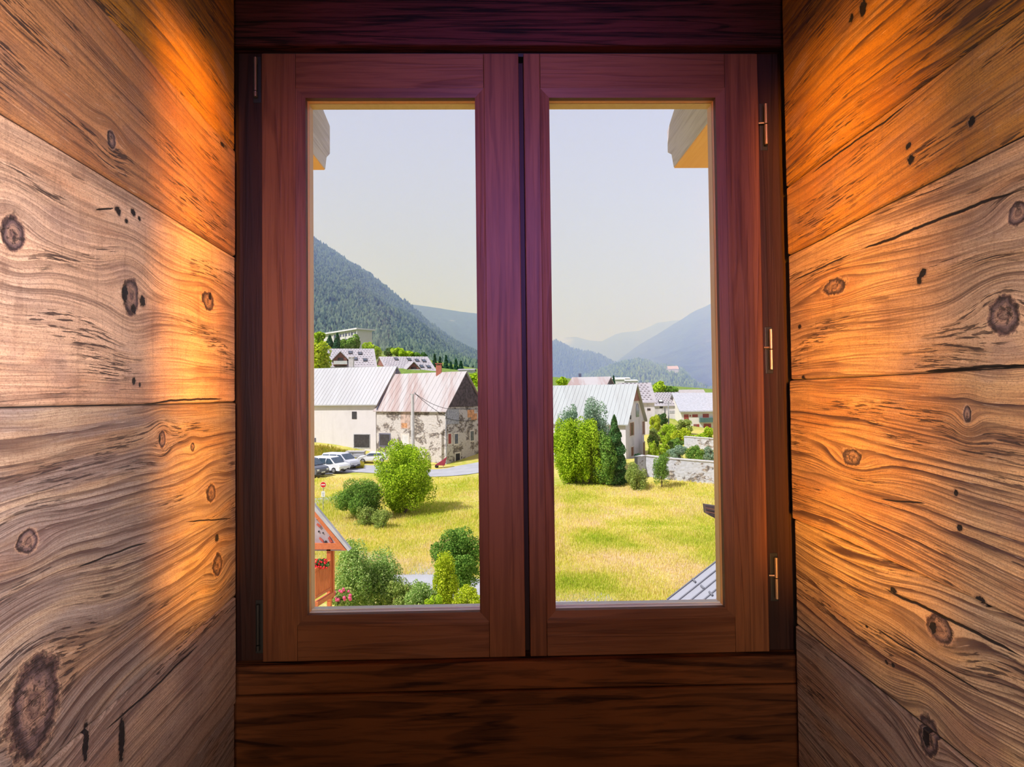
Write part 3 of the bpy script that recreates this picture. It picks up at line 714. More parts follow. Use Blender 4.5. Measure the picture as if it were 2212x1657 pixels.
# haze hanging in the valley
hz = bpy.data.materials.new('valley_haze'); hz.use_nodes = True; hn = hz.node_tree; hn.nodes.clear()
ho = hn.nodes.new('ShaderNodeOutputMaterial'); hs = hn.nodes.new('ShaderNodeVolumeScatter')
hs.inputs['Color'].default_value = (.34, .46, 1.0, 1); hs.inputs['Density'].default_value = 1 / 950.0; hs.inputs['Anisotropy'].default_value = 0.0
hn.links.new(hs.outputs[0], ho.inputs['Volume'])
mb = MB(); mb.box(-6000, 345, -60, 6000, 9500, 760); o = mb.build('valley_haze', hz); tag(o, 'pale haze over the mountains', 'haze', kind='stuff')

# ================================================================== BUILDINGS
def unit(v): v = np.asarray(v, float); return v / np.linalg.norm(v)
UP = np.array([0, 0, 1.0])
class House:
    """front-right ground corner C; gable runs along gv, long front along fv"""
    def __init__(s, name, label, cat, px, Y, eave_px, ridge_px, gvec, gw, fvec, fl, wallm, roofm, over=.5, th=.25, ribs=0, ribm=None, zb=None, gablem=None, gable_frac=None, kind=None, base_drop=1.5):
        C = at(px, 900, Y); s.C = np.array([C[0], C[1], 0]); s.g = unit(list(gvec) + [0]); s.f = unit(list(fvec) + [0]); s.gw, s.fl = gw, fl
        ze = at(px, eave_px, Y)[2]; mid = s.C + s.g * gw / 2; zr = CAM[2] + (849 - ridge_px) / F * mid[1]
        s.ze, s.zr = ze, zr
        pts = [s.C, s.C + s.g * gw, s.C + s.f * fl, s.C + s.g * gw + s.f * fl]
        s.zb = (min(float(ground(p[0], p[1])) for p in pts) - .3) if zb is None else zb
        root = empty(name, (s.C[0], s.C[1], s.zb)); s.root = root; tag(root, label, cat)
        def P(a, b, z): q = s.C + s.g * a + s.f * b; return np.array([q[0], q[1], z])
        s.P = P
        zw = ze - .02; zrr = zr - .12
        m = MB(); prof = [P(0, 0, s.zb), P(gw, 0, s.zb), P(gw, 0, zw), P(gw / 2, 0, zrr), P(0, 0, zw)]
        m.slab(prof, s.f * fl); m.build('wall', wallm, root)
        if gablem:
            fr = gable_frac or 0
            za = ze + (zr - ze) * fr; ins = gw / 2 * fr
            m = MB(); m.slab([P(ins, -.04, za), P(gw - ins, -.04, za), P(gw / 2, -.04, zrr - .05)], -s.f * .10); m.build('gable', gablem, root)
        sl = (zr - ze) / (gw / 2); m = MB(); L0, L1 = -over, fl + over
        for sgn in (0, 1):
            a0 = -over if not sgn else gw + over; ze2 = ze - over * sl
            m.slab([P(a0, L0, ze2), P(a0, L1, ze2), P(gw / 2, L1, zr), P(gw / 2, L0, zr)], UP * th)
        if ribs:
            n = int((L1 - L0) / ribs)
            for i in range(n + 1):
                b = L0 + (L1 - L0) * i / n
                for sgn in (0, 1):
                    a0 = -over if not sgn else gw + over; ze2 = ze - over * sl
                    A = P(a0, b, ze2 + th); B = P(gw / 2, b, zr + th)
                    m.obox(A - s.f * .03, s.f * .06, B - A, UP * .05)
        s.roof = m.build('roof', roofm, root)
        s.th, s.over, s.sl = th, over, sl
    def plane(s, face):
        if face == 'front': return np.array([s.C[0], s.C[1], 0]), np.array([s.g[0], s.g[1], 0]), s.f
        return np.array([s.C[0], s.C[1], 0]), np.array([s.f[0], s.f[1], 0]), s.g
    def opening(s, face, x0, y0, x1, y1, m, name='window', frame=None, fw=.12, out=.05, deep=.10, arch=False):
        P0, n, axis = s.plane(face)
        A = on_plane(P0, n, x0, y1); B = on_plane(P0, n, x1, y0)
        a0, a1 = sorted((np.dot(A - s.C, axis), np.dot(B - s.C, axis))); z0, z1 = sorted((A[2], B[2]))
        def Q(a, z, o): q = s.C + axis * a - n * o; return np.array([q[0], q[1], z])
        k = MB(); fo = out if frame else out * .6
        if arch:
            pts = [Q(a0, z0, .02), Q(a1, z0, .02)]; r = (a1 - a0) / 2; zc_ = z1 - r
            pts += [Q(a0 + r + r * math.cos(t), zc_ + r * math.sin(t), .02) for t in np.linspace(0, math.pi, 9)]
            k.slab(pts, -n * .03)
        else: k.slab([Q(a0, z0, 0), Q(a1, z0, 0), Q(a1, z1, 0), Q(a0, z1, 0)], -n * .04)
        if frame and not arch:
            fr = MB(); o2 = s
            for (p, q, r, t) in ((a0 - fw, a0, z0 - fw, z1 + fw), (a1, a1 + fw, z0 - fw, z1 + fw), (a0, a1, z1, z1 + fw), (a0, a1, z0 - fw, z0)):
                fr.slab([Q(p, r, 0), Q(q, r, 0), Q(q, t, 0), Q(p, t, 0)], -n * out)
            fo_ = fr.build(name, frame, s.root); k.build('pane', m, fo_); return fo_
        return k.build(name, m, s.root)
    def on_roof(s, x, y, w, h, m, name, up=.25, frame=None):
        """box lying on the front roof slope at a pixel"""
        n = unit(np.cross(s.f, s.P(s.gw / 2, 0, s.zr) - s.P(0, 0, s.ze))); P0 = s.P(0, 0, s.ze + s.th)
        c = on_plane(P0, n, x, y); sd = unit(s.P(s.gw / 2, 0, s.zr) - s.P(0, 0, s.ze)); nn = n if n[2] > 0 else -n
        k = MB(); k.obox(c - s.f * w / 2 - sd * h / 2, s.f * w, sd * h, nn * up); a = k.build(name, m, s.root)
        if frame:
            k = MB(); k.obox(c - s.f * w * .38 - sd * h * .38, s.f * w * .76, sd * h * .76, nn * (up + .03)); k.build('pane', frame, a)
        return a
    def chimney(s, x, y0, y1, w, m, cap=None, name='chimney', b=None):
        """on the ridge, base hidden in the roof"""
        mid = s.C + s.g * s.gw / 2; q = on_plane(mid, s.g, x, y0); z0 = s.zr - .6; z1 = q[2]
        k = MB(); k.box(q[0] - w / 2, q[1] - w / 2, z0, q[0] + w / 2, q[1] + w / 2, z1 - (.25 if cap else 0)); c = k.build(name, m, s.root)
        if cap:
            k = MB()
            for i in (-1, 1):
                for j in (-1, 1): k.box(q[0] + i * w * .4 - .07, q[1] + j * w * .4 - .07, z1 - .26, q[0] + i * w * .4 + .07, q[1] + j * w * .4 + .07, z1 - .08)
            k.box(q[0] - w * .65, q[1] - w * .65, z1 - .10, q[0] + w * .65, q[1] + w * .65, z1); k.build('cap', cap, c)
        return c

def plaster(name, c, dark, amt=.5, sc=.5, streak=True):
    g = G(name); k = g.coord(); n = g.noise(g.map(k, (sc, sc, sc * .6)), 1, 5, .65); f = g.noise(g.map(k, (5, 5, 5)), 1, 3, .7)
    s_ = g.noise(g.map(k, (2.2, 2.2, .12)), 1, 3, .6)
    col = g.mix(g.step(n, .45, .72, 0, amt), c, dark); col = g.mix(g.step(s_, .5, .75, 0, amt * .6), col, dark)
    return g.bsdf(g.mix(g.step(f, .35, .7, 0, .18), col, dark), .9, bump=f, bs=.3, bd=.03)
def rubble(name, plast, thr):
    """old plaster fallen off rubble stone"""
    g = G(name); k = g.coord(); n = g.noise(g.map(k, (.5, .5, .75)), 1, 7, .72, .5); v = g.voro(g.map(k, (2.6, 2.6, 3.6)), 1); f = g.noise(g.map(k, (4, 4, 4)), 1, 4, .7)
    st = g.mix(g.step(v, .25, .6), (.42, .37, .31), (.13, .11, .10)); st = g.mix(g.step(f, .45, .65), st, (.22, .17, .14))
    pl = g.mix(g.step(f, .4, .7, 0, .4), plast, tuple(x * .6 for x in plast))
    return g.bsdf(g.mix(g.step(n, thr, thr + .05), pl, st), .92, bump=g.math('SUBTRACT', 1.0, v), bs=.5, bd=.06)
def metal_roof(name, c, stain, amt, axis_sc=(1, 1, 1)):
    g = G(name); k = g.coord(); n = g.noise(g.map(k, (.45, .06, .06)), 1, 4, .65); f = g.noise(g.map(k, (2, 2, 2)), 1, 4, .6)
    col = g.mix(g.step(n, .42, .60, 0, amt), c, stain); col = g.mix(g.step(f, .5, .8, 0, .2), col, stain)
    return g.bsdf(col, .55, metal=.0, spec=.3)
def speckled(name, c):
    g = G(name); k = g.coord(); v = g.noise(g.map(k, (1.3, 1.3, 2.5)), 1, 2); return g.bsdf(g.mix(g.step(v, .4, .6), c, tuple(x * .86 for x in c)), .8)
M_BARNWALL = plaster('barn_plaster', (.68, .64, .64), (.54, .50, .49), .45)
M_ROOFW = metal_roof('pale_sheet_roof', (.44, .44, .44), (.36, .35, .35), .35)
M_ROOFR = metal_roof('rusty_sheet_roof', (.44, .41, .40), (.34, .23, .20), .8)
M_ROOFG = metal_roof('grey_sheet_roof', (.40, .42, .41), (.32, .32, .31), .45)
M_RUBBLE = rubble('rubble_wall', (.56, .51, .47), .49)
M_STUCCO = plaster('house_stucco', (.66, .62, .64), (.36, .33, .33), .55)
M_TILE = speckled('pale_roof_tiles', (.40, .37, .38))
M_DARKWOOD = flat('dark_board_gable', (.085, .06, .06), .8, .5, 2.5)
M_REDWOOD = flat('red_brown_boards', (.24, .085, .07), .7, .3)
M_HOLE = flat('dark_opening', (.03, .028, .03), .8, .4)
M_GREYW = flat('grey_boards', (.36, .36, .38), .7, .25, 4)
M_PANE = flat('window_pane', (.07, .085, .11), .15, .3, spec=.6)
M_SURR = flat('stone_surround', (.62, .56, .50), .8)
M_REDSH = flat('red_shutter', (.30, .05, .04), .6)
M_BROWN = flat('brown_shutter', (.20, .08, .045), .65)
M_ORB = flat('orange_brick_patch', (.62, .30, .14), .8, .3)
M_BRICK = flat('red_brick', (.42, .13, .08), .8)
M_SLATE = flat('dark_flashing', (.10, .105, .16), .6)
M_CONC = flat('concrete', (.52, .50, .48), .85)
M_LBOARD = flat('light_boards', (.62, .60, .58), .7)

# farmhouse with rusty roof
fh = House('farmhouse', 'old stone farmhouse with rusty streaked metal roof behind the round bush', 'house', 963, 80, 884, 797, (5, 7.5), 9.0, (-.832, .555), 13.6, M_RUBBLE, M_ROOFR,
           over=.35, th=.12, ribs=.9, gablem=M_DARKWOOD, gable_frac=.05)
fh.opening('front', 821, 939, 842, 962, M_HOLE, 'doorway', M_SLATE, .18)
fh.opening('front', 869, 940, 882, 958, M_LBOARD, 'boarded_window', M_SURR, .25)
fh.opening('front', 866, 888, 886, 926, flat('bricked_patch', (.46, .33, .27), .85, .3, 2), 'bricked_opening')
fh.opening('front', 868, 914, 880, 924, M_ORB, 'brick_patch', out=.12)
fh.opening('gable', 966, 885, 990, 916, M_GREYW, 'hatch', M_GREYW, .08)
fh.opening('gable', 1010, 885, 1024, 902, M_ORB, 'board_panel'); fh.opening('gable', 1018, 893, 1030, 908, M_ORB, 'board_panel')
fh.opening('gable', 968, 937, 974, 959, M_REDSH, 'window', M_SURR, .2); fh.opening('gable', 982, 937, 989, 959, M_PANE, 'window', M_SURR, .2)
fh.opening('gable', 1016, 931, 1023, 952, M_PANE, 'window', M_SURR, .2); fh.opening('gable', 984, 979, 993, 1000, M_HOLE, 'doorway', M_SURR, .22)
fh.chimney(948, 785, 797, .8, M_BRICK, M_BRICK)
# down pipe
k = MB(); a_, b_ = on_plane(*fh.plane('gable')[:2], 953, 890), on_plane(*fh.plane('gable')[:2], 956, 1000)
dpt = fh.P(0, 0, 0) - fh.f * .12 - fh.g * .12
k.tube((dpt[0], dpt[1], fh.zb + .3), (dpt[0], dpt[1], fh.ze - .3), .07); k.build('downpipe', M_GREYW, fh.root)

bn = House('barn', 'large white rendered barn with pale corrugated roof above the parked cars', 'barn', 812, 87.8, 869, 785, (3.2, 7.8), 10.5, (-.958, .287), 22, M_BARNWALL, M_ROOFW, over=.45, th=.15, ribs=.62)
bn.opening('front', 763.5, 889, 773, 905, M_HOLE, 'window'); bn.opening('front', 768, 939, 799, 966, M_HOLE, 'barn_door', M_GREYW, .1); bn.opening('front', 680, 945, 691, 954, M_SLATE, 'window')
k = MB(); sd = [bn.P(-.6, -.5, bn.ze - .6 * bn.sl - .30), bn.P(bn.gw / 2, -.5, bn.zr - .3)]
k.obox(sd[0] - bn.f * .0, -bn.f * .10, sd[1] - sd[0], UP * -.55); k.build('flashing', M_SLATE, bn.root)
bn.chimney(759, 771, 792, .75, M_CONC, M_LBOARD)

M_GUARD = flat('snow_guard_metal', (.22, .20, .21), .7)
def snow_guards(h, x0, x1, y0, y1, nx, ny, root=None):
    n = unit(np.cross(h.f, h.P(h.gw / 2, 0, h.zr) - h.P(0, 0, h.ze))); P0 = h.P(0, 0, h.ze + h.th); sd = unit(h.P(h.gw / 2, 0, h.zr) - h.P(0, 0, h.ze)); nn = n if n[2] > 0 else -n
    k = MB(); L = h.gw / 2 / (np.dot(unit(h.P(h.gw / 2, 0, h.zr) - h.P(0, 0, h.ze)), h.g))
    for j in range(ny):
        for i in range(nx):
            c = h.P(0, 0, h.ze + h.th) + h.f * (h.fl * (i + .5 + .5 * (j % 2)) / (nx + .5)) + sd * (L * (j + .6) / ny)
            k.obox(c, h.f * .30, nn * .08, sd * .12)
    o = k.build('snow_guards', M_GUARD, h.root); o['kind'] = 'stuff'
# chalets on the hillside
ca = House('chalet', 'pale tiled chalet with dormer and skylights above the barn roof', 'house', 812, 150, 792, 746, (-.32, 1), 16, (-1, -.12), 17, M_LBOARD, M_TILE, over=.4, th=.2, gablem=M_REDWOOD)
for (x, y) in ((757, 762), (778, 764), (768, 776), (789, 778)): ca.on_roof(x, y, 1.1, 1.5, M_HOLE, 'skylight', .2, M_PANE)
cb = House('chalet', 'pale tiled chalet with a red-brown gable at its left above the rusty roof', 'house', 941, 165, 801, 764, (-.52, 1), 15, (-1, -.12), 13.5, M_REDWOOD, M_TILE, over=.4, th=.2, gablem=M_REDWOOD)
for (x, y) in ((856, 776), (884, 777), (901, 779), (916, 780), (911, 792), (926, 793)): cb.on_roof(x, y, 1.1, 1.6, M_HOLE, 'skylight', .2, M_PANE)
def dormer(h, x, y, w, hh, d):
    """small front-facing gable with balcony on the roof slope; x,y = apex pixel"""
    s_ = h.P(0, 0, h.ze); n = h.g; P0 = s_ - h.g * .2
    ap = on_plane(P0, n, x, y); f = h.f; g_ = h.g
    k = MB(); k.slab([ap - f * w / 2 - UP * (w / 2 + hh), ap + f * w / 2 - UP * (w / 2 + hh), ap + f * w / 2 - UP * w / 2, ap, ap - f * w / 2 - UP * w / 2], g_ * d)
    a = k.build('dormer', M_REDWOOD, h.root)
    k = MB()
    for sg in (-1, 1): k.slab([ap + UP * .1 - g_ * .5, ap + UP * .1 + g_ * d, ap + f * sg * w * .62 - UP * w * .62 + g_ * d, ap + f * sg * w * .62 - UP * w * .62 - g_ * .5], UP * .18)
    k.build('dormer_roof', M_TILE, a)
    k = MB(); k.slab([ap - f * w * .2 - UP * (w / 2 + hh * .7) - g_ * .1, ap + f * w * .2 - UP * (w / 2 + hh * .7) - g_ * .1, ap + f * w * .2 - UP * w * .42 - g_ * .1, ap - f * w * .2 - UP * w * .42 - g_ * .1], -g_ * .06); k.build('pane', M_HOLE, a)
    k = MB(); k.obox(ap - f * w / 2 - UP * (w / 2 + hh * .9) - g_ * .5, f * w, -g_ * .1, UP * .9); k.build('railing', M_LBOARD, a)
dormer(ca, 735, 761, 3.4, 1.6, 5.0); dormer(cb, 893, 783, 3.2, 1.4, 4.5)
k = MB(); gx0 = cb.P(0, cb.fl + .05, 0)
snow_guards(ca, 0, 0, 0, 0, 22, 9); snow_guards(cb, 0, 0, 0, 0, 17, 9)

# apartment block on the slope
ab = empty('apartment_block', tuple(at(778, 748, 310))); tag(ab, 'long pale flat-roofed apartment block on the slope above the chalets', 'building')
A = at(772, 748, 300); B = at(683, 748, 330); fx = unit((B - A)[:2]); fx = np.array([fx[0], fx[1], 0]); gx_ = np.array([-fx[1], fx[0], 0]); gx_ = gx_ if gx_[1] > 0 else -gx_
L = np.linalg.norm((B - A)[:2]) + 3; ztop = at(772, 712, 300)[2]; zbt = A[2] - 6
M_BLOCK = plaster('block_render', (.62, .58, .50), (.48, .44, .38), .4, .1)
k = MB(); k.obox((A[0], A[1], zbt), fx * L, gx_ * 9, UP * (ztop - zbt)); k.build('wall', M_BLOCK, ab)
k = MB(); k.obox(np.array([A[0], A[1], ztop]) - fx * 1.2 - gx_ * 1.2, fx * (L + 2), gx_ * 11.5, UP * .8); k.build('roof', M_LBOARD, ab)
for r in range(3):
    for c_ in range(8):
        p = np.array([A[0], A[1], ztop - 2.6 - r * 3.0]) + fx * (1.3 + c_ * 2.9) - gx_ * .12
        k = MB(); k.obox(p, fx * 1.5, gx_ * .1, UP * 1.5); k.build('window', M_SLATE, ab)
for c_ in range(5):
    k = MB(); p = np.array([A[0], A[1], zbt]) + fx * (c_ * 5.8) - gx_ * .4; k.obox(p, fx * .35, gx_ * .4, UP * (ztop - zbt)); k.build('pier', M_LBOARD, ab)

# ---- right pane
mh = House('house', 'large stucco house with ribbed metal roof and arched gable window behind the tall trees', 'house', 1351, 70, 912, 829, (4.3, 8.3), 9.6, (-.87, .49), 19, M_STUCCO, M_ROOFG, over=.4, th=.12, ribs=.55, gablem=M_REDWOOD, gable_frac=.55)
mh.opening('gable', 1376.5, 871, 1383.5, 901, M_PANE, 'arched_window', arch=True)
mh.opening('gable', 1361.5, 897, 1364.5, 906, M_HOLE, 'vent')
mh.opening('gable', 1361.5, 912, 1371, 942, M_BROWN, 'shuttered_window', M_SURR, .14); mh.opening('gable', 1365, 914, 1368, 940, M_PANE, 'pane', out=.2)
mh.opening('gable', 1392, 910, 1397.5, 939, M_BROWN, 'shuttered_window', M_SURR, .14)
mh.opening('gable', 1364.5, 965, 1370, 986, M_BROWN, 'shuttered_window', M_SURR, .14); mh.opening('gable', 1394, 955, 1397.5, 985, M_BROWN, 'door', M_SURR, .12)
rb = House('house', 'house with rusty orange-brown roof and chimney peeking over the ribbed roof', 'house', 1307, 95, 836, 812, (3, 7), 7.5, (-.96, .28), 6.2, M_STUCCO, M_ROOFR, over=.3, th=.15, gablem=M_DARKWOOD, gable_frac=0.0)
rb.chimney(1252.5, 807, 812, .45, M_SLATE)
sp = House('house', 'narrow house with speckled pale tile roof right behind the arched gable', 'house', 1414, 96, 868, 826, (.5, 8), 8.0, (-1, .05), 5.2, M_STUCCO, M_TILE, over=.3, th=.15, gablem=M_DARKWOOD)
snow_guards(sp, 0, 0, 0, 0, 7, 9); sp.opening('front', 1398, 882, 1405, 887, M_HOLE, 'window')
sk = House('house', 'house with grey speckled roof and two skylights left of the white chalet', 'house', 1473, 118, 876, 847, (.9, 8), 9.0, (-1, .04), 5.6, M_STUCCO, M_TILE, over=.25, th=.15)
snow_guards(sk, 0, 0, 0, 0, 9, 8); sk.on_roof(1457, 858, .9, .9, M_HOLE, 'skylight', .25, M_LBOARD); sk.on_roof(1427, 868, .9, .9, M_HOLE, 'skylight', .25, M_LBOARD)
sk.opening('front', 1424, 877, 1431, 882, M_HOLE, 'window'); sk.opening('front', 1458, 896, 1466, 903, M_REDSH, 'window', M_LBOARD, .15); sk.opening('front', 1446, 887, 1470, 893, M_GREYW, 'balcony', out=.6)
wc = House('chalet', 'white chalet with red shutters and green balcony at the right edge of the right pane', 'house', 1600, 112, 886, 850, (.6, 8), 12, (-1, .03), 11.7, plaster('cream_render', (.70, .66, .60), (.55, .5, .45), .3), flat('pale_sheet', (.42, .42, .44), .6), over=.5, th=.25)
for (x0, y0, x1, y1, mm) in ((1476, 895, 1486, 909, M_REDSH), (1494, 895, 1506, 901, M_REDSH), (1517, 894, 1530, 903, M_REDSH), (1497, 916, 1509, 925, M_REDSH), (1519, 915, 1535, 925, M_REDSH), (1488, 896, 1491, 900, M_REDSH)):
    wc.opening('front', x0, y0, x1, y1, mm, 'shuttered_window', None); 
wc.opening('front', 1499, 917, 1504, 925, M_LBOARD, 'curtained_window', out=.2); wc.opening('front', 1524, 916, 1530, 925, M_LBOARD, 'curtained_window', out=.2)
P0, n, ax = wc.plane('front'); qa = on_plane(P0, n, 1509, 912); qb = on_plane(P0, n, 1560, 904)
k = MB(); k.obox((qa[0], qa[1], qa[2]), (qb[0] - qa[0], 0, 0), (0, -1.1, 0), UP * .9); k.build('balcony', flat('green_balcony', (.05, .13, .12), .6), wc.root)
bk = House('house', 'grey roofed house behind the white chalet roof', 'house', 1530, 150, 862, 842, (.3, 8), 9, (-1, 0), 6.5, M_STUCCO, flat('weathered_sheet', (.40, .36, .34), .7), over=.3, th=.2)
# hilltop house and far roofs in the village
hh = House('house', 'tiny pink-roofed house on the wooded knoll', 'house', 1468, 1000, 797, 789, (.2, 8), 14, (-1, .1), 18, M_STUCCO, flat('pinkish_roof', (.62, .42, .42), .7), over=.4, th=.3, zb=CAM[2] + (849 - 812) / F * 1000)
M_FAR = flat('far_pale_roof', (.70, .66, .62), .7)
for (x, Y, e, r, ln, lab) in ((1350, 300, 820, 815, 8, 'tiny pale roof left of the knoll, nearer the small conifer'), (1362, 325, 818, 813.5, 9, 'tiny pale roof below the knoll in the middle'), (1378, 310, 823, 818.5, 8, 'tiny pale roof low on the knoll, right of its neighbours')):
    House('house', lab, 'house', x, Y, e, r, (.2, 8), 8, (-1, .05), ln, M_FAR, M_FAR, over=.4, th=.3)
House('house', 'low white house beyond the farmhouse gable, right edge of the left pane', 'house', 1024, 190, 800, 792, (.3, 8), 8, (-1, .05), 5, M_LBOARD, M_TILE, over=.4, th=.3)

# stone walls
def stone_wall(pts, h, th, m, label):
    P = [np.array(on_ground(*p)) for p in pts]
    k = MB(); cap = MB()
    for a, b in zip(P[:-1], P[1:]):
        d = unit((b - a) * [1, 1, 0]); nn = np.array([-d[1], d[0], 0]) * th
        k.add([a - UP * .6, b - UP * .6, b - UP * .6 + nn, a - UP * .6 + nn, a + UP * h, b + UP * h, b + UP * h + nn, a + UP * h + nn],
              [(0, 1, 5, 4), (1, 2, 6, 5), (2, 3, 7, 6), (3, 0, 4, 7), (4, 5, 6, 7), (0, 3, 2, 1)])
        cap.obox(a + UP * h - nn * .15, b - a, nn * 1.3, UP * .10)
    r = empty('garden_wall', P[0]); tag(r, label, 'wall'); k.build('wall_body', m, r); cap.build('coping', M_CONC, r)
M_SW = rubble('garden_stone_wall', (.50, .50, .53), .54)
stone_wall([(1378, 1034), (1395, 1030), (1450, 1038), (1600, 1052)], 2.2, .5, M_SW, 'long grey stone garden wall at the top edge of the meadow')
stone_wall([(1478, 968), (1545, 974)], 1.6, .5, M_SW, 'short upper stone terrace wall above the round shrubs')

# ------------------------------------------------------------------ street furniture
def thing(name, loc, label, cat, group=None): t = empty(name, loc); return tag(t, label, cat, group)
# concrete utility pole and its wires
pb = on_ground(890, 975, 60, 80); Yp = 78.0; p0 = at(892, 960, Yp); p0[2] = float(ground(p0[0], p0[1])) - .1; p1 = at(889, 851, Yp)
t = thing('utility_pole', p0, 'grey concrete utility pole in front of the farmhouse', 'pole')
k = MB(); k.tube(p0, (p0[0], p0[1], p1[2]), .26, .20, n=10); k.build('pole', M_CONC, t)
k = MB(); k.box(p0[0] - .35, p0[1] - .12, p1[2] - .1, p0[0] + .35, p0[1] + .12, p1[2]); k.tube((p0[0] + .3, p0[1], p1[2]), (p0[0] + .3, p0[1], p1[2] + .25), .07); k.build('crossarm', M_GREYW, t)
def wire(a, b, sag, r=.03): return [a + (b - a) * s_ - UP * sag * 4 * s_ * (1 - s_) for s_ in np.linspace(0, 1, 12)]
Pg, ng, _ = fh.plane('gable')
wt_ = np.array([p0[0] + .3, p0[1], p1[2] + .1])
for (ex, ey, sg, lb) in ((1030, 884, .6, 'overhead wire from the pole to the farmhouse gable end'), (962, 904, .5, 'overhead wire dropping from the pole to the farmhouse corner')):
    e = on_plane(Pg - ng * .7, ng, ex, ey); K = fh.P(-.9, -.9, fh.ze + (.1 if ex > 1000 else -1.0)); k = MB(); k.path(wire(wt_, K, sg * .5) + [e], .035); tag(k.build('overhead_wire', M_DARKMETAL), lb, 'wire')
k = MB(); e0 = on_plane(Pg - ng * .2, ng, 963, 903); e1 = on_plane(Pg - ng * .2, ng, 1030, 906); k.path(wire(e0, e1, .3), .03); k.build('cable', M_DARKMETAL, fh.root)
for (x, yb, yt, Y, lb) in ((1444.5, 918, 866, 100, 'grey wooden utility pole in front of the speckled roof house'), (1437, 918, 880, 101, 'thin grey post beside the utility pole in the right pane')):
    q = at(x, yb, Y); q[2] = float(ground(q[0], q[1])); k = MB(); tp = at(x, yt, Y); t = thing('utility_pole', q, lb, 'pole'); k.tube(q, (q[0], q[1], tp[2]), .13, .10); k.build('pole', M_GREYW, t)
    k = MB(); k.box(q[0] - .5, q[1] - .05, tp[2] - .5, q[0] + .5, q[1] + .05, tp[2] - .4); k.build('crossarm', M_GREYW, t)

# no entry sign
q = on_ground(694, 1104, 40, 60); top = CAM + (at(698.5, 1047, q[1]) - CAM); cx, cy, cz_ = top
t = thing('no_entry_sign', (cx, cy, q[2]), 'round red no-entry road sign with white bar on a thin post', 'road sign')
M_RED = flat('sign_red', (.70, .015, .02), .4, .03); M_SWHITE = flat('sign_white', (.85, .85, .85), .4, .02)
k = MB(); k.tube((cx - .03, cy, q[2] - .1), (cx, cy, cz_ - .1), .03); k.build('post', M_GREYW, t)
def disc(r, y0, y1, m, nm, par): k = MB(); k.tube((cx, y0, cz_), (cx, y1, cz_), r, n=32); return k.build(nm, m, par)
rd = .24; dd = disc(rd, cy - .05, cy - .03, M_SWHITE, 'disc', t); dr = disc(rd - .018, cy - .056, cy - .0502, M_RED, 'disc_face', dd)
k = MB(); k.box(cx - .165, cy - .062, cz_ - .038, cx + .165, cy - .0565, cz_ + .038); k.build('white_bar', M_SWHITE, dd)
k = MB(); zz_ = at(698, 1067, cy)[2]; k.box(cx - .16, cy - .05, zz_ - .24, cx + .14, cy - .03, zz_ + .22); pl = k.build('plate', M_SWHITE, t)
k = MB(); k.box(cx - .11, cy - .056, zz_ + .06, cx + .09, cy - .051, zz_ + .10); k.box(cx - .09, cy - .056, zz_ - .04, cx + .07, cy - .051, zz_ + .0); k.box(cx - .04, cy - .056, zz_ - .17, cx + .03, cy - .051, zz_ - .09); k.build('plate_marking', M_GREYW, pl)

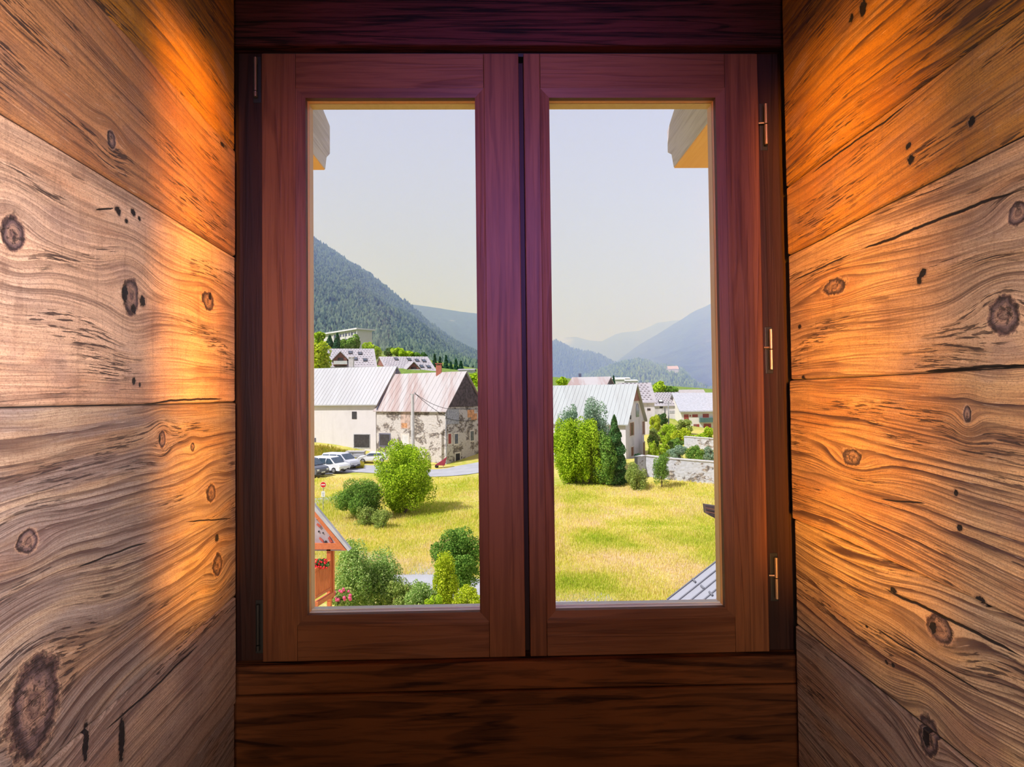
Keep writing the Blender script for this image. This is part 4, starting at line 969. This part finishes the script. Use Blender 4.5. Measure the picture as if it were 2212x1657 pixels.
# cars
M_TYRE = flat('tyre_rubber', (.02, .02, .02), .8); M_RIM = flat('wheel_rim', (.45, .45, .47), .4, metal=.6); M_CGLASS = flat('car_glass', (.05, .08, .11), .08, .2, spec=.8)
M_LAMP = flat('headlamp', (.75, .78, .8), .2); M_TRIM = flat('car_trim', (.04, .04, .05), .6)
def car(px, py, Y, heading, scale, body_c, label, van=True):
    t = empty('van' if van else 'car'); tag(t, label, 'van' if van else 'car', None)
    mb_ = flat('car_paint', body_c, .25, .02, spec=.6)
    L, W, H = (4.9, 1.9, 1.95) if van else (4.2, 1.75, 1.45)
    if van: prof = [(-2.40, .35), (-2.42, 1.0), (-2.30, 1.70), (-2.1, 1.90), (.55, 1.94), (.85, 1.86), (1.62, 1.18), (2.30, 1.0), (2.45, .80), (2.48, .45), (2.40, .30)]
    else: prof = [(-2.05, .35), (-2.1, .85), (-1.75, 1.05), (-1.25, 1.38), (.2, 1.44), (.45, 1.36), (1.05, .98), (1.85, .82), (2.08, .62), (2.10, .35), (2.0, .25)]
    n = len(prof); V = []; belt = 1.08 if van else .88
    for sy in (-1, -.93, .93, 1):
        for (x, z) in prof:
            y = sy * W / 2; tk = max(0, z - belt) * .20; inset = .0
            if abs(sy) == 1: xx = x * .985; zz = .35 + (z - .35) * .97
            else: xx, zz = x, z
            V.append((xx, (abs(y) - tk) * (1 if sy > 0 else -1), zz))
    Fs = [tuple(range(n)), tuple(range(3 * n, 4 * n))[::-1]]
    for s_ in range(3):
        for i in range(n): Fs.append((s_ * n + i, (s_ + 1) * n + i, (s_ + 1) * n + (i + 1) % n, s_ * n + (i + 1) % n))
    k = MB(); k.add(V, Fs); k.build('body', mb_, t)
    # glass
    if van: sw = [[(.95, 1.12), (1.45, 1.18), (.80, 1.74), (.30, 1.76), (.20, 1.12)], [(.08, 1.12), (.16, 1.76), (-.95, 1.76), (-.95, 1.12)], [(-1.1, 1.12), (-1.1, 1.76), (-2.1, 1.72), (-2.2, 1.12)]]; wsx_ = [(.90, 1.80), (1.60, 1.22)]
    else: sw = [[(-1.45, .95), (.85, .97), (.40, 1.28), (-1.1, 1.28)]]; wsx_ = [(.47, 1.32), (1.02, 1.02)]
    for sgn in (-1, 1):
        for poly in sw:
            k = MB(); k.slab([(x, sgn * (W / 2 - max(0, z - belt) * .20 + .006), z) for x, z in poly], (0, sgn * .008, 0)); k.build('side_window', M_CGLASS, t)
    (xa, za), (xb, zb_) = wsx_; wa, wb = W / 2 * .84 - .02, W / 2 * .92 - .02
    k = MB(); k.slab([(xb, -wb, zb_), (xb, wb, zb_), (xa, wa, za), (xa, -wa, za)], (.03, 0, .03)); k.build('windscreen', M_CGLASS, t)
    xf = prof[-3][0]
    for sgn in (-1, 1):
        k = MB(); k.box(xf - .22, sgn * W * .36 - .16, prof[-3][1] - .14, xf + .02, sgn * W * .36 + .16, prof[-3][1] + .04); k.build('headlamp', M_LAMP, t)
    k = MB(); k.box(xf - .1, -W * .42, .30, xf + .05, W * .42, .52); k.build('bumper', M_TRIM, t)
    k = MB(); k.box(xf + .05, -.26, .44, xf + .065, .26, .55); k.build('number_plate', M_LAMP, t)
    wr_ = .34 if van else .31
    for x in (-L * .30, L * .31):
        for sgn in (-1, 1):
            k = MB(); k.tube((x, sgn * (W / 2 - .2), wr_), (x, sgn * (W / 2 + .02), wr_), wr_, n=18); wh = k.build('wheel', M_TYRE, t)
            k = MB(); k.tube((x, sgn * (W / 2 + .0), wr_), (x, sgn * (W / 2 + .035), wr_), wr_ * .62, n=12); k.build('rim', M_RIM, wh)
    p = on_ground(px, py, 55, 90); t.location = (p[0], p[1], p[2] + .12); t.rotation_euler = (0, 0, math.radians(heading)); t.scale = (scale,) * 3
    return t
car(662, 1029, 0, -28, 1.08, (.10, .11, .14), 'dark grey van parked at the left edge of the left pane, nearest the camera')
car(712, 1021, 0, -26, .98, (.78, .79, .80), 'white van parked between the dark van and the silver van')
car(735, 1013, 0, -27, 1.02, (.60, .61, .66), 'silver van with long side windows, parked below the barn door')
car(806, 1000, 0, 186, 1.0, (.80, .80, .80), 'small white car partly hidden behind the round bush', van=False)
q = on_ground(757, 995, 60, 90); k = MB(); k.box(q[0] - .6, q[1], q[2] - .3, q[0] + 1.9, q[1] + 1.0, q[2] + 1.2); t = thing('stone_trough', q, 'low grey stone block wall behind the parked silver van', 'stone block')
k.build('block', M_SW, t); k = MB(); k.box(q[0] - .7, q[1] - .1, q[2] + 1.2, q[0] + 2.0, q[1] + 1.1, q[2] + 1.32); k.build('slab', M_CONC, t)
q = on_ground(951, 1012, 60, 90); M_RUST = flat('dull_red', (.32, .03, .05), .6)
t = thing('wheelbarrow', q, 'small dark red wheelbarrow by the farmhouse corner', 'wheelbarrow')
k = MB(); k.slab([q + (-.7, 0, .45), q + (.55, 0, .35), q + (.85, 0, 1.5), q + (.2, 0, 1.0)], (0, .7, 0)); k.build('tray', M_RUST, t)
k = MB(); k.tube(q + (-.5, .3, .25), q + (-.5, .4, .25), .25, n=14); k.build('wheel', M_TYRE, t)
k = MB(); k.tube(q + (-.5, .1, .3), q + (.9, .1, .8), .03); k.tube(q + (-.5, .6, .3), q + (.9, .6, .8), .03); k.tube(q + (.4, .1, .6), q + (.4, .1, 0), .03); k.build('handle', M_GREYW, t)

# ------------------------------------------------------------------ near timber balcony (left pane)
def pine(name, a, b, ax): return wood(name, a, b, ax, .6, cross=12, along=.8, amount=.6)
M_OR = pine('orange_timber', (.72, .20, .06), (.50, .11, .03), 'Z'); M_ORX = pine('orange_timber_level', (.72, .22, .08), (.50, .11, .03), 'Y')
M_PANEL = flat('faded_gable_board', (.42, .34, .34), .8, .25, 2); M_ORN = flat('red_ornament', (.55, .10, .06), .6)
YB = 15.0; bp = at(690, 1295, YB)
bc = thing('timber_balcony', bp, 'orange timber balcony with carved gable and slatted railing at the left edge', 'balcony')
k = MB(); pts = [at(640, 1190, YB), at(745, 1190, YB), at(680, 1109, YB), at(640, 1058, YB)]; k.slab(pts, (0, .08, 0)); gp = k.build('gable_board', M_PANEL, bc)
k = MB()
for pl_ in ([(691, 1160), (698, 1166), (700, 1172), (690, 1164)], [(712, 1158), (719, 1170), (714, 1172), (709, 1162)], [(686, 1130), (694, 1136), (690, 1139), (684, 1133)]):
    k.slab([at(*p, YB - .001) for p in pl_], (0, -.03, 0))
k.build('ornament', M_ORN, gp)
k = MB()
for (x, y, r) in ((689, 1148, .022), (698, 1151, .018), (704, 1170, .03), (723, 1162, .016), (716, 1155, .016), (686, 1122, .02), (741, 1181, .02)): p = at(x, y, YB); k.tube(p, p + (0, -.02, 0), r, n=12)
k.build('drilled_hole', M_HOLE, gp)
k = MB(); k.slab([at(640, 1048, YB - .12), at(645, 1050, YB - .12), at(757, 1187, YB - .12), at(752, 1191, YB - .12), at(640, 1057, YB - .12)], (0, .14, 0)); k.build('roof', M_CONC, bc)
k = MB(); k.slab([at(640, 1066, YB - .12), at(644, 1060, YB - .12), at(748, 1189, YB - .12), at(738, 1189, YB - .12)], (0, .10, 0)); k.build('barge_board', M_ORX, bc)
k = MB(); k.slab([at(640, 1187, YB - .05), at(739, 1187, YB - .05), at(729, 1174, YB - .05), at(640, 1174, YB - .05)], (0, .16, 0)); k.build('tie_beam', M_ORX, bc)
def post(x0, x1, y0, y1, Y): a = at(x0, y1, Y); b = at(x1, y0, Y); k = MB(); k.box(a[0], Y, a[2], b[0], Y + .14, b[2]); return k
post(706, 714, 1175, 1298, YB).build('post', M_OR, bc); post(716, 719.5, 1188, 1292, YB + .1).build('post', M_OR, bc)
k = MB(); xw = at(640, 1200, YB)[0]; k.box(xw - 5.0, YB - .2, -8.6, xw, YB + .5, at(640, 1180, YB)[2]); k.build('house_wall', M_STUCCO, bc)
k = MB(); k.box(at(706, 1298, YB)[0], YB + .01, -8.6, at(714, 1298, YB)[0], YB + .13, at(710, 1297, YB)[2]); k.build('lower_post', M_OR, bc)
r0 = at(676, 1234, 14.2); r1 = at(710, 1215, YB); s0 = at(676, 1300, 14.2); s1_ = at(710, 1279, YB)
def rail(a, b, h, nm, th=.06): k = MB(); k.obox(a, b - a, (th, 0, 0), (0, 0, h)); k.build(nm, M_ORX, bc)
rail(r0, r1, .06, 'top_rail'); rail(s0 + (0, 0, .06), s1_ + (0, 0, .06), .06, 'bottom_rail'); rail(s0 - (0, 0, .12), s1_ - (0, 0, .12), .11, 'floor_beam', .12)
for i in range(11):
    f_ = (i + .5) / 11; a = s0 + (s1_ - s0) * f_ + (.015, 0, .1); b = r0 + (r1 - r0) * f_
    k = MB(); k.obox(a, (.012, .052, 0), (.03, -.004, 0), (0, 0, b[2] - a[2])); k.build('baluster', M_OR, bc)

# ------------------------------------------------------------------ near roof and timber end (right pane)
M_SEAM = metal_roof('standing_seam_roof', (.34, .34, .37), (.29, .29, .31), .3); M_SEAMD = flat('dark_seam', (.16, .16, .18), .6)
A = at(1440, 1296, 17); B = at(1640, 1140, 19.5); up_ = B - A; across = np.array([.10, -1.0, -.12]); across *= 6
rfz = thing('metal_roof', A, 'grey standing-seam metal roof at the lower right of the right pane', 'roof')
k = MB(); k.obox(A, up_, across, (0, 0, -.12)); k.build('roof_sheet', M_SEAM, rfz)
for i in range(17):
    o_ = across * (i / 17.0) + across / 6 * 0.0; k = MB(); k.obox(A + o_, up_, across / 6 * .045, (0, 0, .035)); k.build('seam', M_SEAMD, rfz)
for (x, y) in ((1495, 1254), (1513, 1268), (1531, 1282)):
    nn = unit(np.cross(up_, across)); c_ = on_plane(A, nn, x, y); nn = nn if nn[2] > 0 else -nn
    k = MB(); k.obox(c_, across / 6 * .22, nn * .06, unit(up_) * .06); k.build('snow_guard', M_SEAMD, rfz)
k = MB(); k.slab([A + (0, 0, -.15), B + (0, 0, -.15), (B[0], B[1], -8.4), (A[0], A[1], -8.4)], across * .95); k.build('wall', M_STUCCO, rfz)
te = thing('timber_rail_end', at(1530, 1104, 9), 'dark brown slatted timber end jutting in at the right edge', 'timber')
k = MB(); k.slab([at(*p, 9) for p in ((1523.5, 1090.5), (1560, 1096), (1560, 1128), (1526, 1110))], (0, .12, 0)); k.build('end_board', M_DARKWOOD, te)
for (ya, yb_) in ((1096, 1102), (1104, 1111)):
    k = MB(); k.slab([at(1523.8, ya, 8.98), at(1560, ya + 7, 8.98), at(1560, ya + 8.6, 8.98), at(1524.2, ya + 1.6, 8.98)], (0, -.02, 0)); k.build('slat', M_BROWN, te)

# ================================================================== TREES AND SHRUBS
def leafmat(name, dark, mid, light_):
    g = G(name); r = g.island(); col = g.ramp(r, [(0, dark), (.5, mid), (1, light_)])
    b = g.n.new('ShaderNodeBsdfDiffuse'); tr = g.n.new('ShaderNodeBsdfTranslucent'); mx = g.n.new('ShaderNodeMixShader'); mx.inputs[0].default_value = .38
    g._in(b.inputs[0], col); g._in(tr.inputs[0], col); g.l.new(b.outputs[0], mx.inputs[1]); g.l.new(tr.outputs[0], mx.inputs[2]); g.l.new(mx.outputs[0], g.out.inputs[0]); return g.m
LM = {
 'lime': leafmat('lime_leaves', (0.130, 0.260, 0.013), (0.416, 0.598, 0.026), (0.650, 0.806, 0.065)),
 'mid': leafmat('green_leaves', (0.065, 0.169, 0.026), (0.182, 0.351, 0.052), (0.364, 0.546, 0.104)),
 'dark': leafmat('dark_leaves', (0.026, 0.091, 0.026), (0.078, 0.195, 0.052), (0.182, 0.338, 0.104)),
 'blue': leafmat('bluish_leaves', (0.091, 0.182, 0.104), (0.260, 0.390, 0.247), (0.520, 0.650, 0.468)),
 'yellow': leafmat('yellow_green_leaves', (0.208, 0.325, 0.013), (0.520, 0.624, 0.026), (0.754, 0.780, 0.078)),
 'fresh': leafmat('fresh_leaves', (.13, .26, .05), (.32, .48, .10), (.62, .74, .28)),
 'olive': leafmat('olive_leaves', (0.130, 0.221, 0.039), (0.338, 0.442, 0.091), (0.585, 0.650, 0.208)),
 'pine': leafmat('needle_leaves', (0.019, 0.078, 0.039), (0.052, 0.156, 0.078), (0.117, 0.260, 0.130))}
M_BARK = flat('bark', (.13, .09, .06), .9, .3, 6)
def crown(center, rad, n, size, m, parent, lumps=14, cone=False, seed=0, name='crown', fill=.35, vstretch=1.0):
    rng = np.random.default_rng(seed + 101); c = np.asarray(center); rad = np.asarray(rad, float)
    if cone:
        t = rng.random(n) ** .7; a = rng.random(n) * 2 * math.pi; colm = cone == 'column'
        lay = .82 + .18 * np.sin(t * 40 + a * 2)
        r = ((np.minimum(1, t * 2.1) ** .8 if colm else t) * (.55 + .45 * rng.random(n))) * lay * (1 + .12 * np.sin(a * 3 + t * 9))
        P = np.c_[c[0] + rad[0] * r * np.cos(a), c[1] + rad[1] * r * np.sin(a), c[2] + rad[2] * (1 - 2 * t) - .15 * r * rad[2]]
        N = np.c_[np.cos(a), np.sin(a), 0.5 + 0 * a]
    else:
        L = rng.normal(size=(lumps, 3)); L /= np.linalg.norm(L, axis=1)[:, None]; L *= (.35 + .40 * rng.random(lumps))[:, None]
        R = (.34 + .24 * rng.random(lumps)) * (1.0 if lumps < 20 else .72); L *= 1.0 if lumps < 20 else 1.12
        i = rng.integers(0, lumps, n); D = rng.normal(size=(n, 3)); D /= np.linalg.norm(D, axis=1)[:, None]
        q = L[i] + D * (R[i] * (fill + (1 - fill) * rng.random(n) ** .35))[:, None]
        q[:, 2] = np.where(q[:, 2] < -.92, -.92, q[:, 2])
        P = c + q * rad; N = D
    N = N + rng.normal(size=N.shape) * .7; N /= np.linalg.norm(N, axis=1)[:, None]
    T = np.cross(N, rng.normal(size=N.shape)); T /= np.linalg.norm(T, axis=1)[:, None]; B = np.cross(N, T)
    s = (size * (.6 + .8 * rng.random(n)))[:, None]
    V = np.stack([P - T * s, P - B * s * .6 + N * s * .15, P + T * s, P + B * s * .6 + N * s * .15], 1).reshape(-1, 3)
    return np_mesh(name, V, np.arange(4 * n).reshape(n, 4), m, parent)
def tree(name, px0, px1, ytop, ybot, Y, leaf, label, cat='tree', n=5000, size=.16, trunk=None, cone=False, lumps=14, seed=None, depth=None, group=None, z0=None, sink=.03):
    xc = (px0 + px1) / 2; ct = at(xc, ytop, Y); cb = at(xc, ybot, Y); zt, zb = ct[2], cb[2]; x = (ct[0] + cb[0]) / 2
    w = (px1 - px0) / F * Y / 2; g0 = float(ground(x, Y)) if z0 is None else z0
    t = thing(name, (x, Y, min(g0, zb)), label, cat, group)
    sd = seed if seed is not None else int(px0 * 7 + ytop)
    crown((x, Y, (zt + zb) / 2), (w, depth or w, (zt - zb) / 2), n, size, LM[leaf], t, lumps, cone, sd)
    k = MB(); rt = max(.04, w * .07); zc_ = zb + (zt - zb) * .55; r_ = random.Random(sd)
    k.tube((x, Y, min(g0, zb) - .1), (x + .02, Y, zc_), rt, rt * .5)
    for _ in range(4 if not cone else 0):
        a = r_.random() * 6.28; k.tube((x, Y, zb + (zt - zb) * .2), (x + math.cos(a) * w * .5, Y + math.sin(a) * w * .4, zb + (zt - zb) * .7), rt * .5, rt * .2, n=5)
    k.build('trunk', M_BARK, t); return t
# left pane: middle distance
tree('bush', 806, 944, 948, 1114, 47.5, 'lime', 'big round bright green bush in front of the farmhouse', 'bush', n=42000, size=.075, lumps=60, depth=2.6)
tree('bush', 727, 830, 1033, 1132, 45.5, 'mid', 'smaller darker green bush left of the big round bush', 'bush', n=24000, size=.06, lumps=44)
tree('shrub', 765, 815, 1090, 1150, 43.5, 'olive', 'low dry yellowish shrub below the two round bushes', 'bush', n=4000, size=.05, lumps=26)
tree('shrub', 800, 850, 1098, 1150, 43, 'olive', 'low dry olive shrub under the big round bush', 'bush', n=3500, size=.05, lumps=26)
# left pane: foreground row
tree('shrub', 716, 812, 1162, 1345, 21.5, 'fresh', 'loose green shrub with thin stems beside the timber balcony', 'bush', n=15300, size=0.036, lumps=44, depth=1.0)
tree('shrub', 775, 868, 1186, 1350, 22.5, 'fresh', 'airy green shrub in the middle of the foreground hedge', 'bush', n=15300, size=0.036, lumps=44, depth=1.0)
tree('shrub', 822, 896, 1240, 1350, 21.8, 'olive', 'small pale green shrub right of the airy foreground shrub', 'bush', n=8500, size=0.032, lumps=30, depth=.8)
tree('shrub', 872, 944, 1254, 1345, 21.3, 'fresh', 'low light green shrub in front of the footpath', 'bush', n=8500, size=0.032, lumps=30, depth=.8)
tree('tree', 926, 1044, 1136, 1282, 24, 'mid', 'deep green leafy tree with visible trunk at the lower right of the left pane', 'tree', n=22100, size=0.040, lumps=40, depth=1.1)
tree('shrub', 928, 992, 1190, 1345, 21.8, 'yellow', 'upright yellow-green shrub in front of the deep green leafy tree', 'bush', n=13600, size=0.032, lumps=40, depth=.6)
tree('shrub', 975, 1046, 1264, 1345, 21, 'yellow', 'low yellow-green shrub at the lower right corner of the left pane', 'bush', n=7650, size=0.029, lumps=26, depth=.6)
tree('shrub', 915, 960, 1268, 1345, 20.6, 'lime', 'low lime green shrub at the foot of the upright yellow-green shrub', 'bush', n=5100, size=0.029, lumps=20, depth=.5)
rs = tree('rose_bush', 716, 762, 1272, 1304, 17, 'olive', 'rose bush with pink flowers beside the balcony post', 'bush', n=1600, size=.045, lumps=12, depth=.4)
M_PINK = flat('pink_petals', (.75, .10, .20), .6); M_REDF = flat('red_petals', (.75, .01, .02), .6)
for i in range(16):
    p = at(720 + 38 * random.random(), 1272 + 26 * random.random(), 16.6); k = MB(); k.ball(p, .035 + .02 * random.random(), 7, 5); k.build('blossom', M_PINK, rs)
gn = thing('geranium', at(690, 1226, 14.5), 'red geraniums in a box on the balcony railing', 'flowers')
k = MB(); a = at(672, 1232, 14.35); k.obox(a + (-.08, 0, .02), (.06, .55, 0), (.16, 0, 0), (0, 0, .12)); k.build('flower_box', M_ORX, gn)
crown(at(692, 1219, 14.55), (.24, .26, .12), 420, .035, LM['dark'], gn, 8, seed=3, name='foliage')
for i in range(26):
    p = at(680 + 27 * random.random(), 1208 + 20 * random.random(), 14.3 + .1 * random.random()); k = MB(); k.ball(p, .026, 6, 4); k.build('blossom', M_REDF, gn)
# left pane: hillside
tree('tree', 660, 716, 738, 815, 125, 'yellow', 'bright yellow-green tree at the far left in front of the chalet', 'tree', n=4200, size=.30, lumps=16)
HT = [(676, 705, 715, 745, 265, 'lime'), (700, 725, 725, 748, 262, 'pine'), (716, 742, 720, 752, 260, 'pine'), (735, 765, 728, 760, 258, 'mid'), (752, 780, 722, 757, 262, 'mid'),
      (782, 808, 738, 770, 240, 'lime'), (795, 826, 742, 785, 236, 'lime'), (828, 850, 748, 770, 262, 'dark'), (842, 872, 752, 774, 255, 'lime'), (858, 892, 752, 780, 250, 'lime'),
      (885, 915, 762, 790, 252, 'mid'), (905, 925, 764, 786, 260, 'dark')]
LAB = {'lime': 'light green', 'pine': 'dark blue-green', 'mid': 'mid green', 'dark': 'dark green', 'yellow': 'yellow-green', 'blue': 'grey-green', 'olive': 'olive green', 'fresh': 'fresh green'}
WH = ['left of the apartment block', 'under the left end of the apartment block', 'under the middle of the apartment block', 'under the right half of the apartment block', 'covering the right corner of the apartment block',
      'just right of the apartment block', 'between the two tiled chalets', 'above the red-brown chalet gable', 'behind the left half of the second chalet', 'behind the middle of the second chalet roof', 'behind the right half of the second chalet', 'behind the right end of the second chalet']
for (a, b, c_, d, Y, l), wh_ in zip(HT, WH):
    tree('tree', a, b, c_, d, Y, l, LAB[l] + ' tree ' + wh_, 'tree', n=1500, size=.55, lumps=10, cone=(l == 'pine'), group='trees on the hillside')
CN = [(932, 946, 765, 792, 215, 'first from the left'), (944, 957, 771, 795, 210, 'second from the left'), (955, 972, 768, 799, 214, 'tallest, third from the left'), (968, 980, 782, 800, 205, 'small, fourth from the left'), (978, 992, 776, 800, 208, 'second from the right'), (988, 1004, 780, 800, 212, 'rightmost')]
for a, b, c_, d, Y, wh_ in CN:
    tree('conifer', a, b, c_, d, Y, 'pine', 'conifer in the row beyond the farmhouse ridge, ' + wh_, 'tree', n=900, size=.42, cone=True, group='conifers beyond the farmhouse')
tree('tree', 1008, 1040, 806, 835, 130, 'lime', 'light green tree beyond the farmhouse gable slope', 'tree', n=1200, size=.3)
# right pane: the tall group
TG = [(1200, 1258, 872, 1045, 61.5, 'blue', 'tall grey-green tree at the left back of the tree group', 3.0), (1246, 1318, 866, 1040, 62.5, 'blue', 'tallest grey-green tree in the middle of the tree group', 3.0),
      (1190, 1262, 898, 1054, 59.5, 'lime', 'yellow-green tree at the left front of the tree group', 2.5), (1238, 1302, 905, 1056, 59, 'lime', 'yellow-green tree in front of the grey-green ones', 2.4), (1276, 1330, 935, 1058, 58.3, 'mid', 'darker green tree right of the yellow-green ones in the group', 2.2)]
for a, b, c_, d, Y, l, lab, dp in TG: tree('tree', a, b, c_, d, Y, l, lab, 'tree', n=24000, size=.09, lumps=55, depth=dp, group='tall trees in front of the house')
tree('conifer', 1302, 1354, 896, 1062, 58.5, 'dark', 'dark pointed columnar tree at the right end of the tree group', 'tree', n=24000, size=.10, cone='column', depth=1.6, group='tall trees in front of the house')
tree('shrub', 1350, 1400, 985, 1068, 55.5, 'olive', 'round pale green shrub at the foot of the house gable', 'bush', n=9360, size=0.054, lumps=30)
tree('shrub', 1408, 1450, 974, 1052, 55.5, 'mid', 'pointed green shrub in front of the stone garden wall', 'bush', n=7800, size=0.054, lumps=30)
tree('shrub', 1370, 1386, 978, 992, 64, 'pine', 'small dark shrub right below the gable windows', 'bush', n=1300, size=0.060, lumps=15)
tree('shrub', 1440, 1490, 962, 1000, 67, 'blue', 'wide grey-green shrub just above the garden wall', 'bush', n=10400, size=0.060, lumps=35)
tree('shrub', 1480, 1524, 964, 1004, 66, 'mid', 'mid green shrub right of the wide grey-green shrub', 'bush', n=8320, size=0.060, lumps=30)
tree('shrub', 1518, 1548, 962, 1004, 65, 'blue', 'grey-green shrub at the right edge above the garden wall', 'bush', n=5720, size=0.060, lumps=26)
tree('shrub', 1400, 1422, 950, 1000, 72, 'lime', 'light green shrub at the right corner of the house', 'bush', n=5720, size=0.072, lumps=26)
tree('tree', 1400, 1428, 895, 935, 88, 'yellow', 'yellow-green tree touching the house gable edge', 'tree', n=5720, size=0.120, lumps=26)
tree('tree', 1420, 1442, 890, 922, 96, 'dark', 'small dark green tree under the narrow house', 'tree', n=3120, size=0.132, lumps=22)
tree('tree', 1418, 1460, 916, 962, 86, 'lime', 'light green tree in the middle of the terraced garden', 'tree', n=8320, size=0.120, lumps=30)
tree('tree', 1448, 1496, 925, 965, 84, 'yellow', 'yellow-green tree below the white chalet', 'tree', n=8320, size=0.120, lumps=30)
tree('tree', 1515, 1545, 922, 962, 88, 'lime', 'light green tree at the right edge below the chalet', 'tree', n=4680, size=0.120, lumps=26)
tree('tree', 1400, 1425, 925, 960, 80, 'olive', 'olive tree between the house and the garden', 'tree', n=4680, size=0.108, lumps=26)
tree('tree', 1412, 1440, 825, 850, 150, 'lime', 'light green tree above the grey speckled roof', 'tree', n=1500, size=.35, lumps=10)
tree('tree', 1432, 1462, 833, 852, 150, 'mid', 'mid green tree behind the skylight roof', 'tree', n=1500, size=.35, lumps=10)
tree('tree', 1200, 1226, 816, 836, 110, 'lime', 'small green tree at the left edge beside the rusty roof', 'tree', n=1200, size=.3, lumps=10)
tree('conifer', 1322, 1329, 812, 828, 150, 'pine', 'tiny pointed conifer behind the ribbed roof ridge', 'tree', n=400, size=.25, cone=True)

tree('tree', 1462, 1500, 905, 935, 98, 'olive', 'olive tree in front of the left end of the white chalet', 'tree', n=3500, size=.12, lumps=30)
tree('tree', 1398, 1424, 940, 985, 76, 'mid', 'mid green tree between the house corner and the terraced garden', 'tree', n=4000, size=.11, lumps=26)
tree('tree', 1440, 1480, 945, 985, 78, 'mid', 'mid green bushy tree above the wide grey-green shrub', 'tree', n=5000, size=.11, lumps=30)
tree('tree', 1490, 1528, 935, 960, 90, 'lime', 'light green bushy tree above the short terrace wall', 'tree', n=4000, size=.12, lumps=30)
tree('tree', 1420, 1450, 955, 990, 74, 'lime', 'light green bush on the middle garden terrace', 'tree', n=4500, size=.10, lumps=26)
